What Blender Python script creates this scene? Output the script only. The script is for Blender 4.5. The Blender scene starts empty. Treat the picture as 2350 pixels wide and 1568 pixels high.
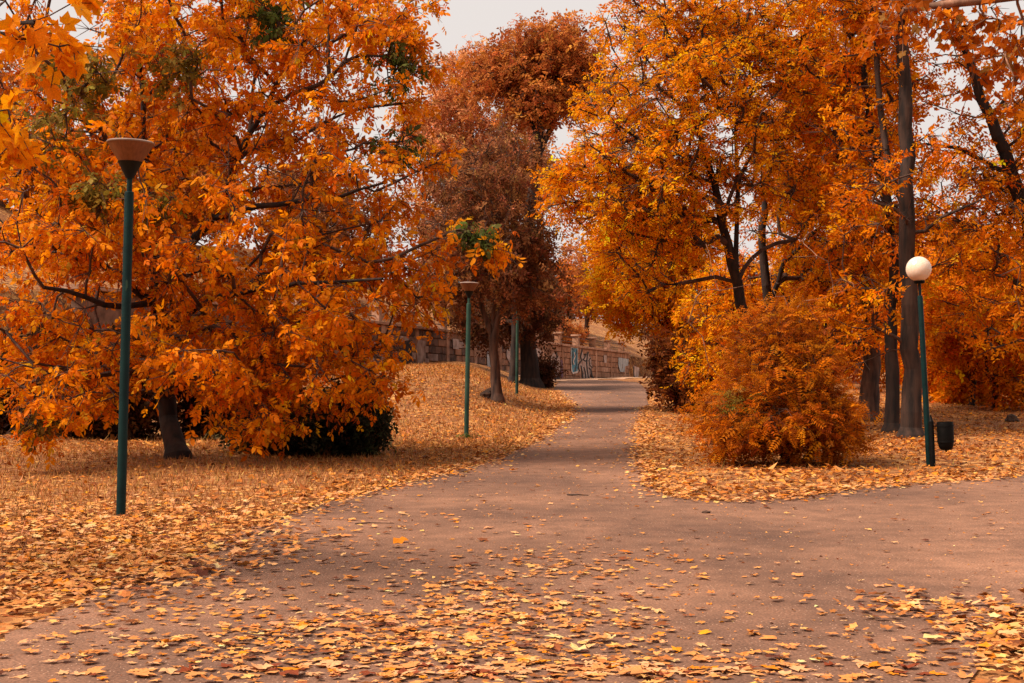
import bpy, bmesh, math, random
import numpy as np
from mathutils import Vector, Matrix, geometry

rng = np.random.default_rng(11)
random.seed(11)
sc = bpy.context.scene
col = sc.collection

# ------------------------------------------------------------------ camera
F = 3264.0          # focal length in pixels of a 2350 px wide picture
HZ = 841.0          # row of the horizon in that picture
CAMZ = 1.6
cd = bpy.data.cameras.new("camera")
cd.lens = 50.0; cd.sensor_width = 36.0; cd.sensor_fit = 'HORIZONTAL'
cd.shift_y = (HZ - 784.0) / 2350.0
cd.clip_start = 0.05; cd.clip_end = 2000.0
cam = bpy.data.objects.new("camera", cd)
cam.location = (0, 0, CAMZ); cam.rotation_euler = (math.radians(90), 0, 0)
col.objects.link(cam); sc.camera = cam

# ------------------------------------------------------------------ sky, sun, exposure
SUN_EL, SUN_AZ = 52.0, -72.0       # azimuth measured from behind the camera towards its left
w = bpy.data.worlds.new("World"); sc.world = w; w.use_nodes = True
nt = w.node_tree; nt.nodes.clear()
sky = nt.nodes.new('ShaderNodeTexSky'); sky.sky_type = 'NISHITA'; sky.sun_disc = False
sky.sun_elevation = math.radians(SUN_EL); sky.sun_rotation = math.radians(180 - SUN_AZ)
sky.air_density = 1.0; sky.dust_density = 4.0; sky.ozone_density = 1.0
hsv = nt.nodes.new('ShaderNodeHueSaturation'); hsv.inputs['Saturation'].default_value = 0.1
hsv.inputs['Value'].default_value = 0.155
mx = nt.nodes.new('ShaderNodeMix'); mx.data_type = 'RGBA'
mx.inputs[0].default_value = 0.9
mx.inputs[7].default_value = (1.68, 1.545, 1.47, 1)      # even overcast cloud, over the clear-sky term
bg = nt.nodes.new('ShaderNodeBackground'); bg.inputs[1].default_value = 0.1
out = nt.nodes.new('ShaderNodeOutputWorld')
nt.links.new(sky.outputs[0], hsv.inputs['Color']); nt.links.new(hsv.outputs[0], mx.inputs[6])
nt.links.new(mx.outputs[2], bg.inputs[0]); nt.links.new(bg.outputs[0], out.inputs[0])
sd = bpy.data.lights.new("sun", 'SUN'); sd.energy = 1.5; sd.angle = math.radians(30)
sd.color = (1.0, 0.88, 0.74)
so = bpy.data.objects.new("sun", sd); col.objects.link(so)
_e, _a = math.radians(SUN_EL), math.radians(SUN_AZ)
tosun = Vector((math.sin(_a) * math.cos(_e), -math.cos(_a) * math.cos(_e), math.sin(_e)))
so.rotation_euler = tosun.to_track_quat('Z', 'Y').to_euler()
so.location = (-20, -20, 40)
vs = sc.view_settings
vs.view_transform = 'Standard'; vs.look = 'None'; vs.exposure = 2.4; vs.gamma = 1.0
vs.use_curve_mapping = False
sc.cycles.max_bounces = 12; sc.cycles.diffuse_bounces = 8; sc.cycles.transmission_bounces = 6
sc.cycles.use_denoising = True

# ------------------------------------------------------------------ small helpers
def W(px, py, Y):
    return np.array([(px - 1175.0) * Y / F, Y, CAMZ + (HZ - py) * Y / F])

def norm(a):
    return a / np.maximum(np.linalg.norm(a, axis=-1, keepdims=True), 1e-9)

def sstep(a, b, x):
    t = np.clip((np.asarray(x, float) - a) / (b - a), 0, 1)
    return t * t * (3 - 2 * t)

def tag(o, label, cat, group=None):
    o['label'] = label; o['category'] = cat
    if group: o['group'] = group
    return o

def empty(name, loc, label, cat, group=None):
    o = bpy.data.objects.new(name, None); col.objects.link(o)
    o.location = loc; o.empty_display_size = 0.2
    return tag(o, label, cat, group)

def link(name, me, parent=None, mat=None, kind=None):
    o = bpy.data.objects.new(name, me); col.objects.link(o)
    if mat is not None and len(me.materials) == 0: me.materials.append(mat)
    if parent is not None:
        o.parent = parent
        o.matrix_parent_inverse = Matrix.Translation(-parent.location) if parent.parent is None and parent.type == 'EMPTY' else Matrix()
    if kind: o['kind'] = kind
    return o

def np_mesh(name, V, Fc, colr=None, smooth=False):
    """V (n,3); Fc list of int arrays, each (m,k)"""
    me = bpy.data.meshes.new(name)
    V = np.ascontiguousarray(V, np.float32)
    if not isinstance(Fc, list): Fc = [Fc]
    Fc = [f for f in Fc if len(f)]
    loops = np.concatenate([f.ravel() for f in Fc]).astype(np.int32)
    tot = np.concatenate([np.full(len(f), f.shape[1]) for f in Fc])
    start = np.concatenate([[0], np.cumsum(tot)[:-1]]).astype(np.int32)
    me.vertices.add(len(V)); me.vertices.foreach_set('co', V.ravel())
    me.loops.add(len(loops)); me.loops.foreach_set('vertex_index', loops)
    me.polygons.add(len(tot)); me.polygons.foreach_set('loop_start', start)
    me.update(calc_edges=True)
    if colr is not None:
        ca = me.color_attributes.new('Col', 'FLOAT_COLOR', 'POINT')
        c4 = np.ones((len(V), 4), np.float32); c4[:, :3] = colr
        ca.data.foreach_set('color', c4.ravel())
    me.polygons.foreach_set('use_smooth', np.full(len(tot), bool(smooth)))
    me.validate()
    return me

# ------------------------------------------------------------------ materials
def new_mat(name):
    m = bpy.data.materials.new(name); m.use_nodes = True
    t = m.node_tree; t.nodes.clear()
    o = t.nodes.new('ShaderNodeOutputMaterial')
    return m, t, o

def leaf_mat(name, trans=0.5, rough=0.6):
    m, t, o = new_mat(name)
    at = t.nodes.new('ShaderNodeAttribute'); at.attribute_name = 'Col'
    tc = t.nodes.new('ShaderNodeTexCoord')
    nz = t.nodes.new('ShaderNodeTexNoise'); nz.inputs['Scale'].default_value = 22.0; nz.inputs['Detail'].default_value = 3
    t.links.new(tc.outputs['Object'], nz.inputs['Vector'])
    mr = t.nodes.new('ShaderNodeMapRange'); mr.inputs[1].default_value = .3; mr.inputs[2].default_value = .7
    mr.inputs[3].default_value = .78; mr.inputs[4].default_value = 1.15
    t.links.new(nz.outputs['Fac'], mr.inputs[0])
    vm = t.nodes.new('ShaderNodeVectorMath'); vm.operation = 'SCALE'
    t.links.new(at.outputs['Color'], vm.inputs[0]); t.links.new(mr.outputs[0], vm.inputs['Scale'])
    p = t.nodes.new('ShaderNodeBsdfPrincipled'); p.inputs['Roughness'].default_value = rough
    p.inputs['Specular IOR Level'].default_value = 0.08
    tr = t.nodes.new('ShaderNodeBsdfTranslucent')
    mixs = t.nodes.new('ShaderNodeMixShader'); mixs.inputs[0].default_value = trans
    t.links.new(vm.outputs[0], p.inputs['Base Color']); t.links.new(vm.outputs[0], tr.inputs['Color'])
    t.links.new(p.outputs[0], mixs.inputs[1]); t.links.new(tr.outputs[0], mixs.inputs[2])
    t.links.new(mixs.outputs[0], o.inputs[0])
    return m

def noise_mat(name, c1, c2, scale=6.0, rough=0.8, bump=0.0, bscale=None, stretch=None, detail=6, lo=.35, hi=.65, metallic=0.0, spec=.4, bdist=.02):
    m, t, o = new_mat(name)
    tc = t.nodes.new('ShaderNodeTexCoord')
    src = tc.outputs['Object']
    if stretch:
        mp = t.nodes.new('ShaderNodeMapping'); mp.inputs['Scale'].default_value = stretch
        t.links.new(src, mp.inputs[0]); src = mp.outputs[0]
    nz = t.nodes.new('ShaderNodeTexNoise'); nz.inputs['Scale'].default_value = scale; nz.inputs['Detail'].default_value = detail
    t.links.new(src, nz.inputs['Vector'])
    cr = t.nodes.new('ShaderNodeValToRGB')
    cr.color_ramp.elements[0].position = lo; cr.color_ramp.elements[0].color = (*c1, 1)
    cr.color_ramp.elements[1].position = hi; cr.color_ramp.elements[1].color = (*c2, 1)
    t.links.new(nz.outputs['Fac'], cr.inputs[0])
    p = t.nodes.new('ShaderNodeBsdfPrincipled'); p.inputs['Roughness'].default_value = rough
    p.inputs['Metallic'].default_value = metallic; p.inputs['Specular IOR Level'].default_value = spec
    t.links.new(cr.outputs[0], p.inputs['Base Color'])
    if bump:
        n2 = t.nodes.new('ShaderNodeTexNoise'); n2.inputs['Scale'].default_value = bscale or scale * 3; n2.inputs['Detail'].default_value = 5
        t.links.new(src, n2.inputs['Vector'])
        b = t.nodes.new('ShaderNodeBump'); b.inputs['Strength'].default_value = bump; b.inputs['Distance'].default_value = bdist
        t.links.new(n2.outputs['Fac'], b.inputs['Height']); t.links.new(b.outputs[0], p.inputs['Normal'])
    t.links.new(p.outputs[0], o.inputs[0])
    return m

M = {}
M['leaf'] = leaf_mat('leaf_living')
M['litter'] = leaf_mat('leaf_fallen', trans=0.12, rough=0.6)
M['bark'] = noise_mat('bark', (.008, .004, .003), (.038, .018, .011), 9, .9, .9, 14, (1, 1, .22))
M['bark_pale'] = noise_mat('bark_pale', (.10, .045, .025), (.30, .14, .08), 9, .85, .8, 16, (1, 1, .22))
M['bark_mid'] = noise_mat('bark_mid', (.026, .012, .008), (.12, .056, .034), 8, .9, 1.0, 12, (1, 1, .18))
M['bark_dark'] = noise_mat('bark_dark', (.012, .006, .004), (.060, .029, .018), 8, .9, 1.0, 12, (1, 1, .18))
M['twig'] = noise_mat('twig', (.03, .014, .008), (.09, .04, .024), 7, .9)
M['pole'] = noise_mat('green_paint', (.0022, .013, .0135), (.004, .022, .021), 5, .45, .15, 40, None, spec=.14)
M['pole_pale'] = noise_mat('green_paint_faded', (.012, .034, .025), (.032, .068, .047), 4, .45, .15, 40, (1, 1, .5), spec=.16)
M['black'] = noise_mat('black_paint', (.002, .0018, .0016), (.005, .004, .0035), 9, .55, .2, 60, spec=.1)
M['black_cone'] = noise_mat('dark_cone', (.002, .0035, .004), (.005, .0075, .008), 9, .5, spec=.2)
M['rim'] = noise_mat('lamp_rim', (.16, .10, .08), (.28, .19, .15), 6, .5)
M['stone_dark'] = noise_mat('stone_soiled', (.05, .025, .016), (.20, .10, .065), 2.2, .9, .7, 9)
M['stone'] = noise_mat('stone_block', (.19, .085, .042), (.36, .175, .098), 2.2, .9, .7, 9)
M['stone_pale'] = noise_mat('stone_limewash', (.20, .13, .10), (.46, .33, .28), 2.5, .9, .6, 9)
M['coping'] = noise_mat('coping_stone', (.26, .13, .075), (.46, .25, .16), 3, .9, .6, 9)
M['mortar'] = noise_mat('mortar', (.10, .05, .03), (.22, .11, .07), 3, .95)
M['iron'] = noise_mat('iron_rail', (.03, .015, .01), (.08, .04, .025), 8, .7)
M['rock'] = noise_mat('pale_rock', (.5, .33, .22), (.72, .52, .38), 6, .9, .6, 12)
M['clod'] = noise_mat('earth_clod', (.02, .009, .005), (.07, .03, .016), 10, .95, .9, 20)
M['wood'] = noise_mat('pale_wood', (.32, .15, .08), (.52, .28, .16), 8, .8)

def globe_mat():
    m, t, o = new_mat('opal_glass')
    tc = t.nodes.new('ShaderNodeTexCoord')
    nz = t.nodes.new('ShaderNodeTexNoise'); nz.inputs['Scale'].default_value = 7; nz.inputs['Detail'].default_value = 6
    t.links.new(tc.outputs['Object'], nz.inputs['Vector'])
    cr = t.nodes.new('ShaderNodeValToRGB')
    cr.color_ramp.elements[0].position = .3; cr.color_ramp.elements[0].color = (.68, .50, .37, 1)
    cr.color_ramp.elements[1].position = .6; cr.color_ramp.elements[1].color = (.76, .59, .46, 1)
    t.links.new(nz.outputs['Fac'], cr.inputs[0])
    p = t.nodes.new('ShaderNodeBsdfPrincipled'); p.inputs['Roughness'].default_value = .16
    p.inputs['Subsurface Weight'].default_value = .6; p.inputs['Subsurface Radius'].default_value = (.08, .06, .05)
    t.links.new(cr.outputs[0], p.inputs['Base Color']); t.links.new(p.outputs[0], o.inputs[0])
    return m
M['globe'] = globe_mat()

def shade_mat():
    m, t, o = new_mat('amber_diffuser')
    tc = t.nodes.new('ShaderNodeTexCoord')
    mp = t.nodes.new('ShaderNodeMapping'); mp.inputs['Scale'].default_value = (14, 14, 1.5)
    nz = t.nodes.new('ShaderNodeTexNoise'); nz.inputs['Scale'].default_value = 3; nz.inputs['Detail'].default_value = 5
    t.links.new(tc.outputs['Object'], mp.inputs[0]); t.links.new(mp.outputs[0], nz.inputs['Vector'])
    cr = t.nodes.new('ShaderNodeValToRGB')
    cr.color_ramp.elements[0].position = .3; cr.color_ramp.elements[0].color = (.21, .070, .026, 1)
    cr.color_ramp.elements[1].position = .7; cr.color_ramp.elements[1].color = (.30, .105, .040, 1)
    t.links.new(nz.outputs['Fac'], cr.inputs[0])
    p = t.nodes.new('ShaderNodeBsdfPrincipled'); p.inputs['Roughness'].default_value = .3
    tr = t.nodes.new('ShaderNodeBsdfTranslucent'); mixs = t.nodes.new('ShaderNodeMixShader'); mixs.inputs[0].default_value = .35
    t.links.new(cr.outputs[0], p.inputs['Base Color']); t.links.new(cr.outputs[0], tr.inputs['Color'])
    t.links.new(p.outputs[0], mixs.inputs[1]); t.links.new(tr.outputs[0], mixs.inputs[2]); t.links.new(mixs.outputs[0], o.inputs[0])
    return m
M['shade'] = shade_mat()

def asphalt_mat():
    m, t, o = new_mat('worn_asphalt')
    tc = t.nodes.new('ShaderNodeTexCoord')
    def noise(s, d, stretch=None):
        n = t.nodes.new('ShaderNodeTexNoise'); n.inputs['Scale'].default_value = s; n.inputs['Detail'].default_value = d
        if stretch:
            mp = t.nodes.new('ShaderNodeMapping'); mp.inputs['Scale'].default_value = stretch
            t.links.new(tc.outputs['Object'], mp.inputs[0]); t.links.new(mp.outputs[0], n.inputs['Vector'])
        else: t.links.new(tc.outputs['Object'], n.inputs['Vector'])
        return n
    big = noise(.35, 6, (1, .8, 1)); fine = noise(60, 4); mid = noise(3.2, 8)
    cr = t.nodes.new('ShaderNodeValToRGB')
    cr.color_ramp.elements[0].position = .36; cr.color_ramp.elements[0].color = (.108, .049, .029, 1)
    cr.color_ramp.elements[1].position = .66; cr.color_ramp.elements[1].color = (.232, .107, .060, 1)
    t.links.new(big.outputs['Fac'], cr.inputs[0])
    m1 = t.nodes.new('ShaderNodeMapRange'); m1.inputs[1].default_value = .3; m1.inputs[2].default_value = .7
    m1.inputs[3].default_value = .55; m1.inputs[4].default_value = 1.45
    t.links.new(fine.outputs['Fac'], m1.inputs[0])
    m2 = t.nodes.new('ShaderNodeMapRange'); m2.inputs[1].default_value = .3; m2.inputs[2].default_value = .7
    m2.inputs[3].default_value = .74; m2.inputs[4].default_value = 1.2
    t.links.new(mid.outputs['Fac'], m2.inputs[0])
    mu = t.nodes.new('ShaderNodeMath'); mu.operation = 'MULTIPLY'
    t.links.new(m1.outputs[0], mu.inputs[0]); t.links.new(m2.outputs[0], mu.inputs[1])
    vm = t.nodes.new('ShaderNodeVectorMath'); vm.operation = 'SCALE'
    t.links.new(cr.outputs[0], vm.inputs[0]); t.links.new(mu.outputs[0], vm.inputs['Scale'])
    # pale grit specks
    vo = t.nodes.new('ShaderNodeTexVoronoi'); vo.inputs['Scale'].default_value = 34
    t.links.new(tc.outputs['Object'], vo.inputs['Vector'])
    lt = t.nodes.new('ShaderNodeMath'); lt.operation = 'LESS_THAN'; lt.inputs[1].default_value = .16
    t.links.new(vo.outputs['Distance'], lt.inputs[0])
    sp = t.nodes.new('ShaderNodeSeparateColor'); t.links.new(vo.outputs['Color'], sp.inputs[0])
    gt = t.nodes.new('ShaderNodeMath'); gt.operation = 'GREATER_THAN'; gt.inputs[1].default_value = .55
    t.links.new(sp.outputs[0], gt.inputs[0])
    an = t.nodes.new('ShaderNodeMath'); an.operation = 'MULTIPLY'
    t.links.new(lt.outputs[0], an.inputs[0]); t.links.new(gt.outputs[0], an.inputs[1])
    mxc = t.nodes.new('ShaderNodeMix'); mxc.data_type = 'RGBA'; mxc.inputs[7].default_value = (.50, .30, .20, 1)
    t.links.new(an.outputs[0], mxc.inputs[0]); t.links.new(vm.outputs[0], mxc.inputs[6])
    p = t.nodes.new('ShaderNodeBsdfPrincipled'); p.inputs['Roughness'].default_value = .85; p.inputs['Specular IOR Level'].default_value = .3
    t.links.new(mxc.outputs[2], p.inputs['Base Color'])
    b = t.nodes.new('ShaderNodeBump'); b.inputs['Strength'].default_value = .5; b.inputs['Distance'].default_value = .008
    t.links.new(fine.outputs['Fac'], b.inputs['Height']); t.links.new(b.outputs[0], p.inputs['Normal'])
    t.links.new(p.outputs[0], o.inputs[0])
    return m
M['asphalt'] = asphalt_mat()

def ground_mat():
    m, t, o = new_mat('leafy_ground')
    tc = t.nodes.new('ShaderNodeTexCoord')
    vo = t.nodes.new('ShaderNodeTexVoronoi'); vo.inputs['Scale'].default_value = 9
    nw = t.nodes.new('ShaderNodeTexNoise'); nw.inputs['Scale'].default_value = 14; nw.inputs['Detail'].default_value = 3
    t.links.new(tc.outputs['Object'], nw.inputs['Vector'])
    ad = t.nodes.new('ShaderNodeVectorMath'); ad.operation = 'MULTIPLY_ADD'; ad.inputs[1].default_value = (.12, .12, .12)
    t.links.new(nw.outputs['Color'], ad.inputs[0]); t.links.new(tc.outputs['Object'], ad.inputs[2])
    t.links.new(ad.outputs[0], vo.inputs['Vector'])
    sp = t.nodes.new('ShaderNodeSeparateColor'); t.links.new(vo.outputs['Color'], sp.inputs[0])
    cr = t.nodes.new('ShaderNodeValToRGB'); cr.color_ramp.interpolation = 'CONSTANT'
    els = cr.color_ramp.elements
    els[0].position = 0; els[0].color = (.10, .034, .012, 1)
    els[1].position = .25; els[1].color = (.30, .115, .032, 1)
    for pos, c in ((.45, (.44, .19, .055)), (.62, (.22, .075, .02)), (.75, (.54, .27, .09)), (.9, (.40, .13, .024))):
        e = els.new(pos); e.color = (*c, 1)
    t.links.new(sp.outputs[0], cr.inputs[0])
    big = t.nodes.new('ShaderNodeTexNoise'); big.inputs['Scale'].default_value = .5; big.inputs['Detail'].default_value = 6
    t.links.new(tc.outputs['Object'], big.inputs['Vector'])
    mr = t.nodes.new('ShaderNodeMapRange'); mr.inputs[1].default_value = .38; mr.inputs[2].default_value = .62
    mr.inputs[3].default_value = .0; mr.inputs[4].default_value = .75
    t.links.new(big.outputs['Fac'], mr.inputs[0])
    mxc = t.nodes.new('ShaderNodeMix'); mxc.data_type = 'RGBA'; mxc.inputs[7].default_value = (.20, .072, .024, 1)
    t.links.new(mr.outputs[0], mxc.inputs[0]); t.links.new(cr.outputs[0], mxc.inputs[6])
    p = t.nodes.new('ShaderNodeBsdfPrincipled'); p.inputs['Roughness'].default_value = .9; p.inputs['Specular IOR Level'].default_value = .2
    t.links.new(mxc.outputs[2], p.inputs['Base Color'])
    b = t.nodes.new('ShaderNodeBump'); b.inputs['Strength'].default_value = .8; b.inputs['Distance'].default_value = .05
    t.links.new(vo.outputs['Distance'], b.inputs['Height']); t.links.new(b.outputs[0], p.inputs['Normal'])
    t.links.new(p.outputs[0], o.inputs[0])
    return m
M['ground'] = ground_mat()
M['dirt'] = noise_mat('pale_dirt', (.40, .21, .12), (.56, .32, .19), 1.5, .95, .4, 12)

# ------------------------------------------------------------------ terrain
LEFT = np.array([(2.0, -1.0), (6.4, -9), (7.3, -4.5), (8.2, -2.95), (10.7, -2.95), (12.5, -2.8), (14.0, -2.55), (15.9, -2.3),
                 (18.7, -1.6), (22.8, -.55), (29.2, .45), (34, .95), (40, 1.6), (47, 2.0), (60, 1.75), (70, 2.2), (80, 3.0)])
def left_edge(Y): return np.interp(Y, LEFT[3:, 0], LEFT[3:, 1])
WP = np.array([2.96, 84.0]); WU = norm(np.array([1.2, 3.48])); WN = np.array([WU[1], -WU[0]])
def wall_s(X, Y):      # signed distance in front of the wall face
    return (X - WP[0]) * WN[0] + (Y - WP[1]) * WN[1]
def wall_t(X, Y):      # metres along the wall towards the camera
    return -((X - WP[0]) * WU[0] + (Y - WP[1]) * WU[1])
def cornice_z(t): return 2.80 + 0.0212 * np.clip(t, -60, 70)

def hgt(X, Y):
    X = np.asarray(X, float); Y = np.asarray(Y, float)
    z = 0.82 * sstep(24, 82, Y)
    d = left_edge(Y) - X
    z = z + 1.12 * sstep(.3, 4.4, d) * sstep(32.5, 49, Y - .25 * np.clip(-3 - X, 0, 12) * -1) * (1 - .75 * sstep(66, 84, Y))
    z = z + .05 * np.sin(X * .9 + 1.3) * np.sin(Y * .55) * sstep(.6, 3, np.abs(d)) * sstep(12, 18, Y)
    s = wall_s(X, Y); t = wall_t(X, Y)
    hill = cornice_z(t) - .06 + np.clip(-s - 1.2, 0, 14) * .36 + .25 * np.sin(X * .5) * np.sin(Y * .37) * sstep(2, 6, -s)
    k = sstep(.62, .95, -s)
    return z * (1 - k) + np.maximum(hill, z) * k

def ground_hit(px, py, y0=6.0, y1=75.0):
    Y = np.linspace(y0, y1, 8000)
    X = (px - 1175.0) * Y / F; Z = CAMZ + (HZ - py) * Y / F
    i = np.argmax(Z - hgt(X, Y) <= 0)
    return np.array([X[i], Y[i], float(hgt(X[i], Y[i]))])

def axis(lo, hi, step, far):
    a = list(np.arange(lo, hi + 1e-6, step)); s = step
    b = hi
    while b < far: s *= 1.5; b += s; a.append(b)
    b = lo; s = step
    while b > -far: s *= 1.5; b -= s; a.insert(0, b)
    return np.array(a)
gx = axis(-30, 30, .5, 500); gy = axis(-6, 110, .5, 600)
GX, GY = np.meshgrid(gx, gy); GZ = hgt(GX, GY)
nx, ny = len(gx), len(gy)
idx = np.arange(nx * ny).reshape(ny, nx)
quads = np.stack([idx[:-1, :-1], idx[:-1, 1:], idx[1:, 1:], idx[1:, :-1]], -1).reshape(-1, 4)
g = link('ground', np_mesh('ground', np.stack([GX, GY, GZ], -1).reshape(-1, 3), quads, smooth=True), None, M['ground'], 'structure')

# path outline (ground plan)
RIGHT_FAR = [(5.9, 80), (6.3, 70), (5.7, 60), (4.5, 47), (3.7, 40), (2.95, 32.8), (2.35, 26), (2.05, 21.8), (1.85, 18.6), (1.95, 17.2),
             (2.4, 16.75), (3.3, 17.1), (4.65, 18.4), (5.9, 19.8), (7.7, 21.4), (12, 25.5), (20, 33)]
RIGHT_NEAR = [(20, 23), (9.5, 14.2), (5.2, 11.0), (3.6, 9.7), (2.9, 8.6), (2.3, 7.2), (1.9, 5), (1.8, 2.0)]
poly = [(x, y) for y, x in LEFT[1:]] + RIGHT_FAR + RIGHT_NEAR + [(-9, 2.0)]
def densify(P, step, jit):
    out = []
    for i in range(len(P)):
        a = np.array(P[i], float); b = np.array(P[(i + 1) % len(P)], float)
        n = max(1, int(np.linalg.norm(b - a) / step))
        for k in range(n):
            p = a + (b - a) * k / n
            out.append(p + rng.normal(0, jit, 2))
    return np.array(out)
PATH = densify(poly, .22, .035)
def inside(P, X, Y):
    X = np.asarray(X); Y = np.asarray(Y); c = np.zeros(X.shape, bool)
    x1, y1 = P[:, 0], P[:, 1]; x2, y2 = np.roll(x1, -1), np.roll(y1, -1)
    for a, b, cc, d in zip(x1, y1, x2, y2):
        if b == d: continue
        m = ((b > Y) != (d > Y))
        if m.any():
            m2 = m & (X < (cc - a) * (Y - b) / (d - b) + a)
            c ^= m2
    return c
POLYS = np.array(poly)
pg = np.stack(np.meshgrid(np.arange(-9, 20, .9), np.arange(2.2, 80, .9)), -1).reshape(-1, 2)
pg = pg[inside(POLYS, pg[:, 0], pg[:, 1])]
vin = [Vector(p) for p in PATH] + [Vector(p) for p in pg]
ein = [(i, (i + 1) % len(PATH)) for i in range(len(PATH))]
r = geometry.delaunay_2d_cdt(vin, ein, [], 1, 1e-4)
pv = np.array([(v.x, v.y) for v in r[0]]); pf = [f for f in r[2] if len(f) == 3]
pz = hgt(pv[:, 0], pv[:, 1]) + .014
link('path', np_mesh('path', np.column_stack([pv, pz]), np.array(pf), smooth=True), None, M['asphalt'], 'structure')

# dirt track along the foot of the wall
ts = np.arange(-30, 14, .6)
V = []; 
for t in ts:
    for s in (.25, 1.2, 2.2 + .3 * math.sin(t)):
        p = WP - WU * t + WN * s
        V.append((p[0], p[1], float(hgt(p[0], p[1])) + .03))
n = len(ts); Q = []
for i in range(n - 1):
    for j in range(2):
        a = i * 3 + j; Q.append((a, a + 1, a + 4, a + 3))
link('dirt_track', np_mesh('dirt_track', np.array(V), np.array(Q), smooth=True), None, M['dirt'], 'structure')

# ------------------------------------------------------------------ leaf shapes
def t_leaflet(fold=.06, droop=-.12, wd=.24):
    V = np.array([(0, 0, 0), (-wd * .85, .26, fold), (wd * .85, .26, fold * .6), (-wd * .9, .64, droop * .35 + fold * .5), (wd * .9, .64, droop * .35), (0, 1, droop)])
    Fc = np.array([(0, 2, 1), (1, 2, 4), (1, 4, 3), (3, 4, 5)])
    return V, Fc
def t_small(fold=.07, droop=-.1, wd=.27):
    V = np.array([(0, 0, 0), (-wd, .45, fold), (wd, .45, fold), (0, 1, droop)])
    return V, np.array([(0, 3, 1), (0, 2, 3)])
def t_maple(curl, seed, stem=True, coarse=False):
    r_ = np.random.default_rng(seed)
    ang = [(-180, .14), (-150, .46), (-112, .58), (-94, .44), (-60, .82), (-36, .48), (-18, .70), (0, 1.0), (18, .70), (36, .48), (60, .82), (94, .44), (112, .58), (150, .46)]
    if coarse: ang = [(-180, .16), (-140, .5), (-100, .5), (-60, .85), (-32, .5), (0, 1.0), (32, .5), (60, .85), (100, .5), (140, .5)]
    P = [(0, 0)]
    for a, rr in ang:
        rr *= r_.uniform(.78, 1.15); a = math.radians(a + r_.uniform(-9, 9))
        P.append((math.sin(a) * rr * .62, math.cos(a) * rr * .62))
    P = np.array(P)
    rad = np.linalg.norm(P, axis=1)
    ax = r_.uniform(0, math.pi)
    fold = np.abs(P[:, 0] * math.cos(ax) + P[:, 1] * math.sin(ax))
    z = curl * (fold ** 1.3) * .9 + r_.normal(0, .025 + abs(curl) * .05, len(P)) * (rad > .1) + curl * .3 * rad * r_.uniform(-1, 1)
    V = np.column_stack([P, z])
    n_ = len(ang)
    Fc = [(0, 1 + i, 1 + (i + 1) % n_) for i in range(n_)]
    if stem:
        b = len(V)
        V = np.vstack([V, [(-.012, -.06, 0), (.012, -.06, 0), (r_.uniform(-.1, .1), -.34, .03)]])
        Fc.append((b, b + 2, b + 1))
    return V, np.array(Fc)
def compose(parts):
    Vs, Fs, n_ = [], [], 0
    for V_, F_ in parts:
        Vs.append(V_); Fs.append(F_ + n_); n_ += len(V_)
    return np.vstack(Vs), np.vstack(Fs)
def place_t(T, pos, ydir, nrm, s):
    y = norm(np.array(ydir, float)); x = norm(np.cross(y, nrm)); z = np.cross(x, y)
    return np.array(pos) + s * (T[0][:, :1] * x + T[0][:, 1:2] * y + T[0][:, 2:] * z), T[1]
def t_compound(seed):
    """pinnate leaf of five drooping leaflets on a stalk, length about 1"""
    r_ = np.random.default_rng(seed); parts = []
    pts = [np.array((0, .25, -.02)), np.array((0, .48, -.07)), np.array((0, .68, -.16))]
    parts.append((np.array([(-.012, 0, 0), (.012, 0, 0), (0, .7, -.17)]), np.array([(0, 1, 2)])))
    for k, p in enumerate(pts[:2]):
        for sgn in (-1, 1):
            d = (sgn * r_.uniform(.7, 1.0), r_.uniform(.35, .7), -r_.uniform(.2, .8))
            parts.append(place_t(t_leaflet(.05, -.18, r_.uniform(.15, .24)), p, d, (r_.normal(0, .3), .2 + r_.normal(0, .3), 1), r_.uniform(.42, .54)))
    parts.append(place_t(t_leaflet(.06, -.1, .27), pts[2], (r_.normal(0, .15), 1, -r_.uniform(.3, .8)), (r_.normal(0, .25), .5, 1), r_.uniform(.5, .6)))
    return compose(parts)
def t_frond(seed, npair=8):
    r_ = np.random.default_rng(seed); parts = []
    for k in range(npair):
        u = (k + 1) / npair
        p = np.array((0, u * .95, .10 * u - .26 * u * u))
        for sgn in (-1, 1):
            d = (sgn, .35 + r_.normal(0, .15), -.25 + r_.normal(0, .2))
            parts.append(place_t(t_small(.05, -.12, .2), p, d, (0, r_.normal(0, .25), 1), (.30 - .14 * abs(u - .4)) * r_.uniform(.8, 1.15)))
    return compose(parts)
def t_spray(seed, n_=6):
    """flat twig end with a few simple leaves"""
    r_ = np.random.default_rng(seed); parts = []
    for k in range(n_):
        u = (k + .6) / n_
        p = np.array((r_.normal(0, .04), u, -.1 * u * u + r_.normal(0, .04)))
        sg = 1 if k % 2 else -1
        d = (sg * r_.uniform(.5, 1.1), r_.uniform(.3, .9), r_.normal(-.15, .3))
        parts.append(place_t(t_small(.06, -.12, r_.uniform(.2, .28)), p, d, (r_.normal(0, .4), r_.normal(0, .4), 1), r_.uniform(.36, .5)))
    return compose(parts)

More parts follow.
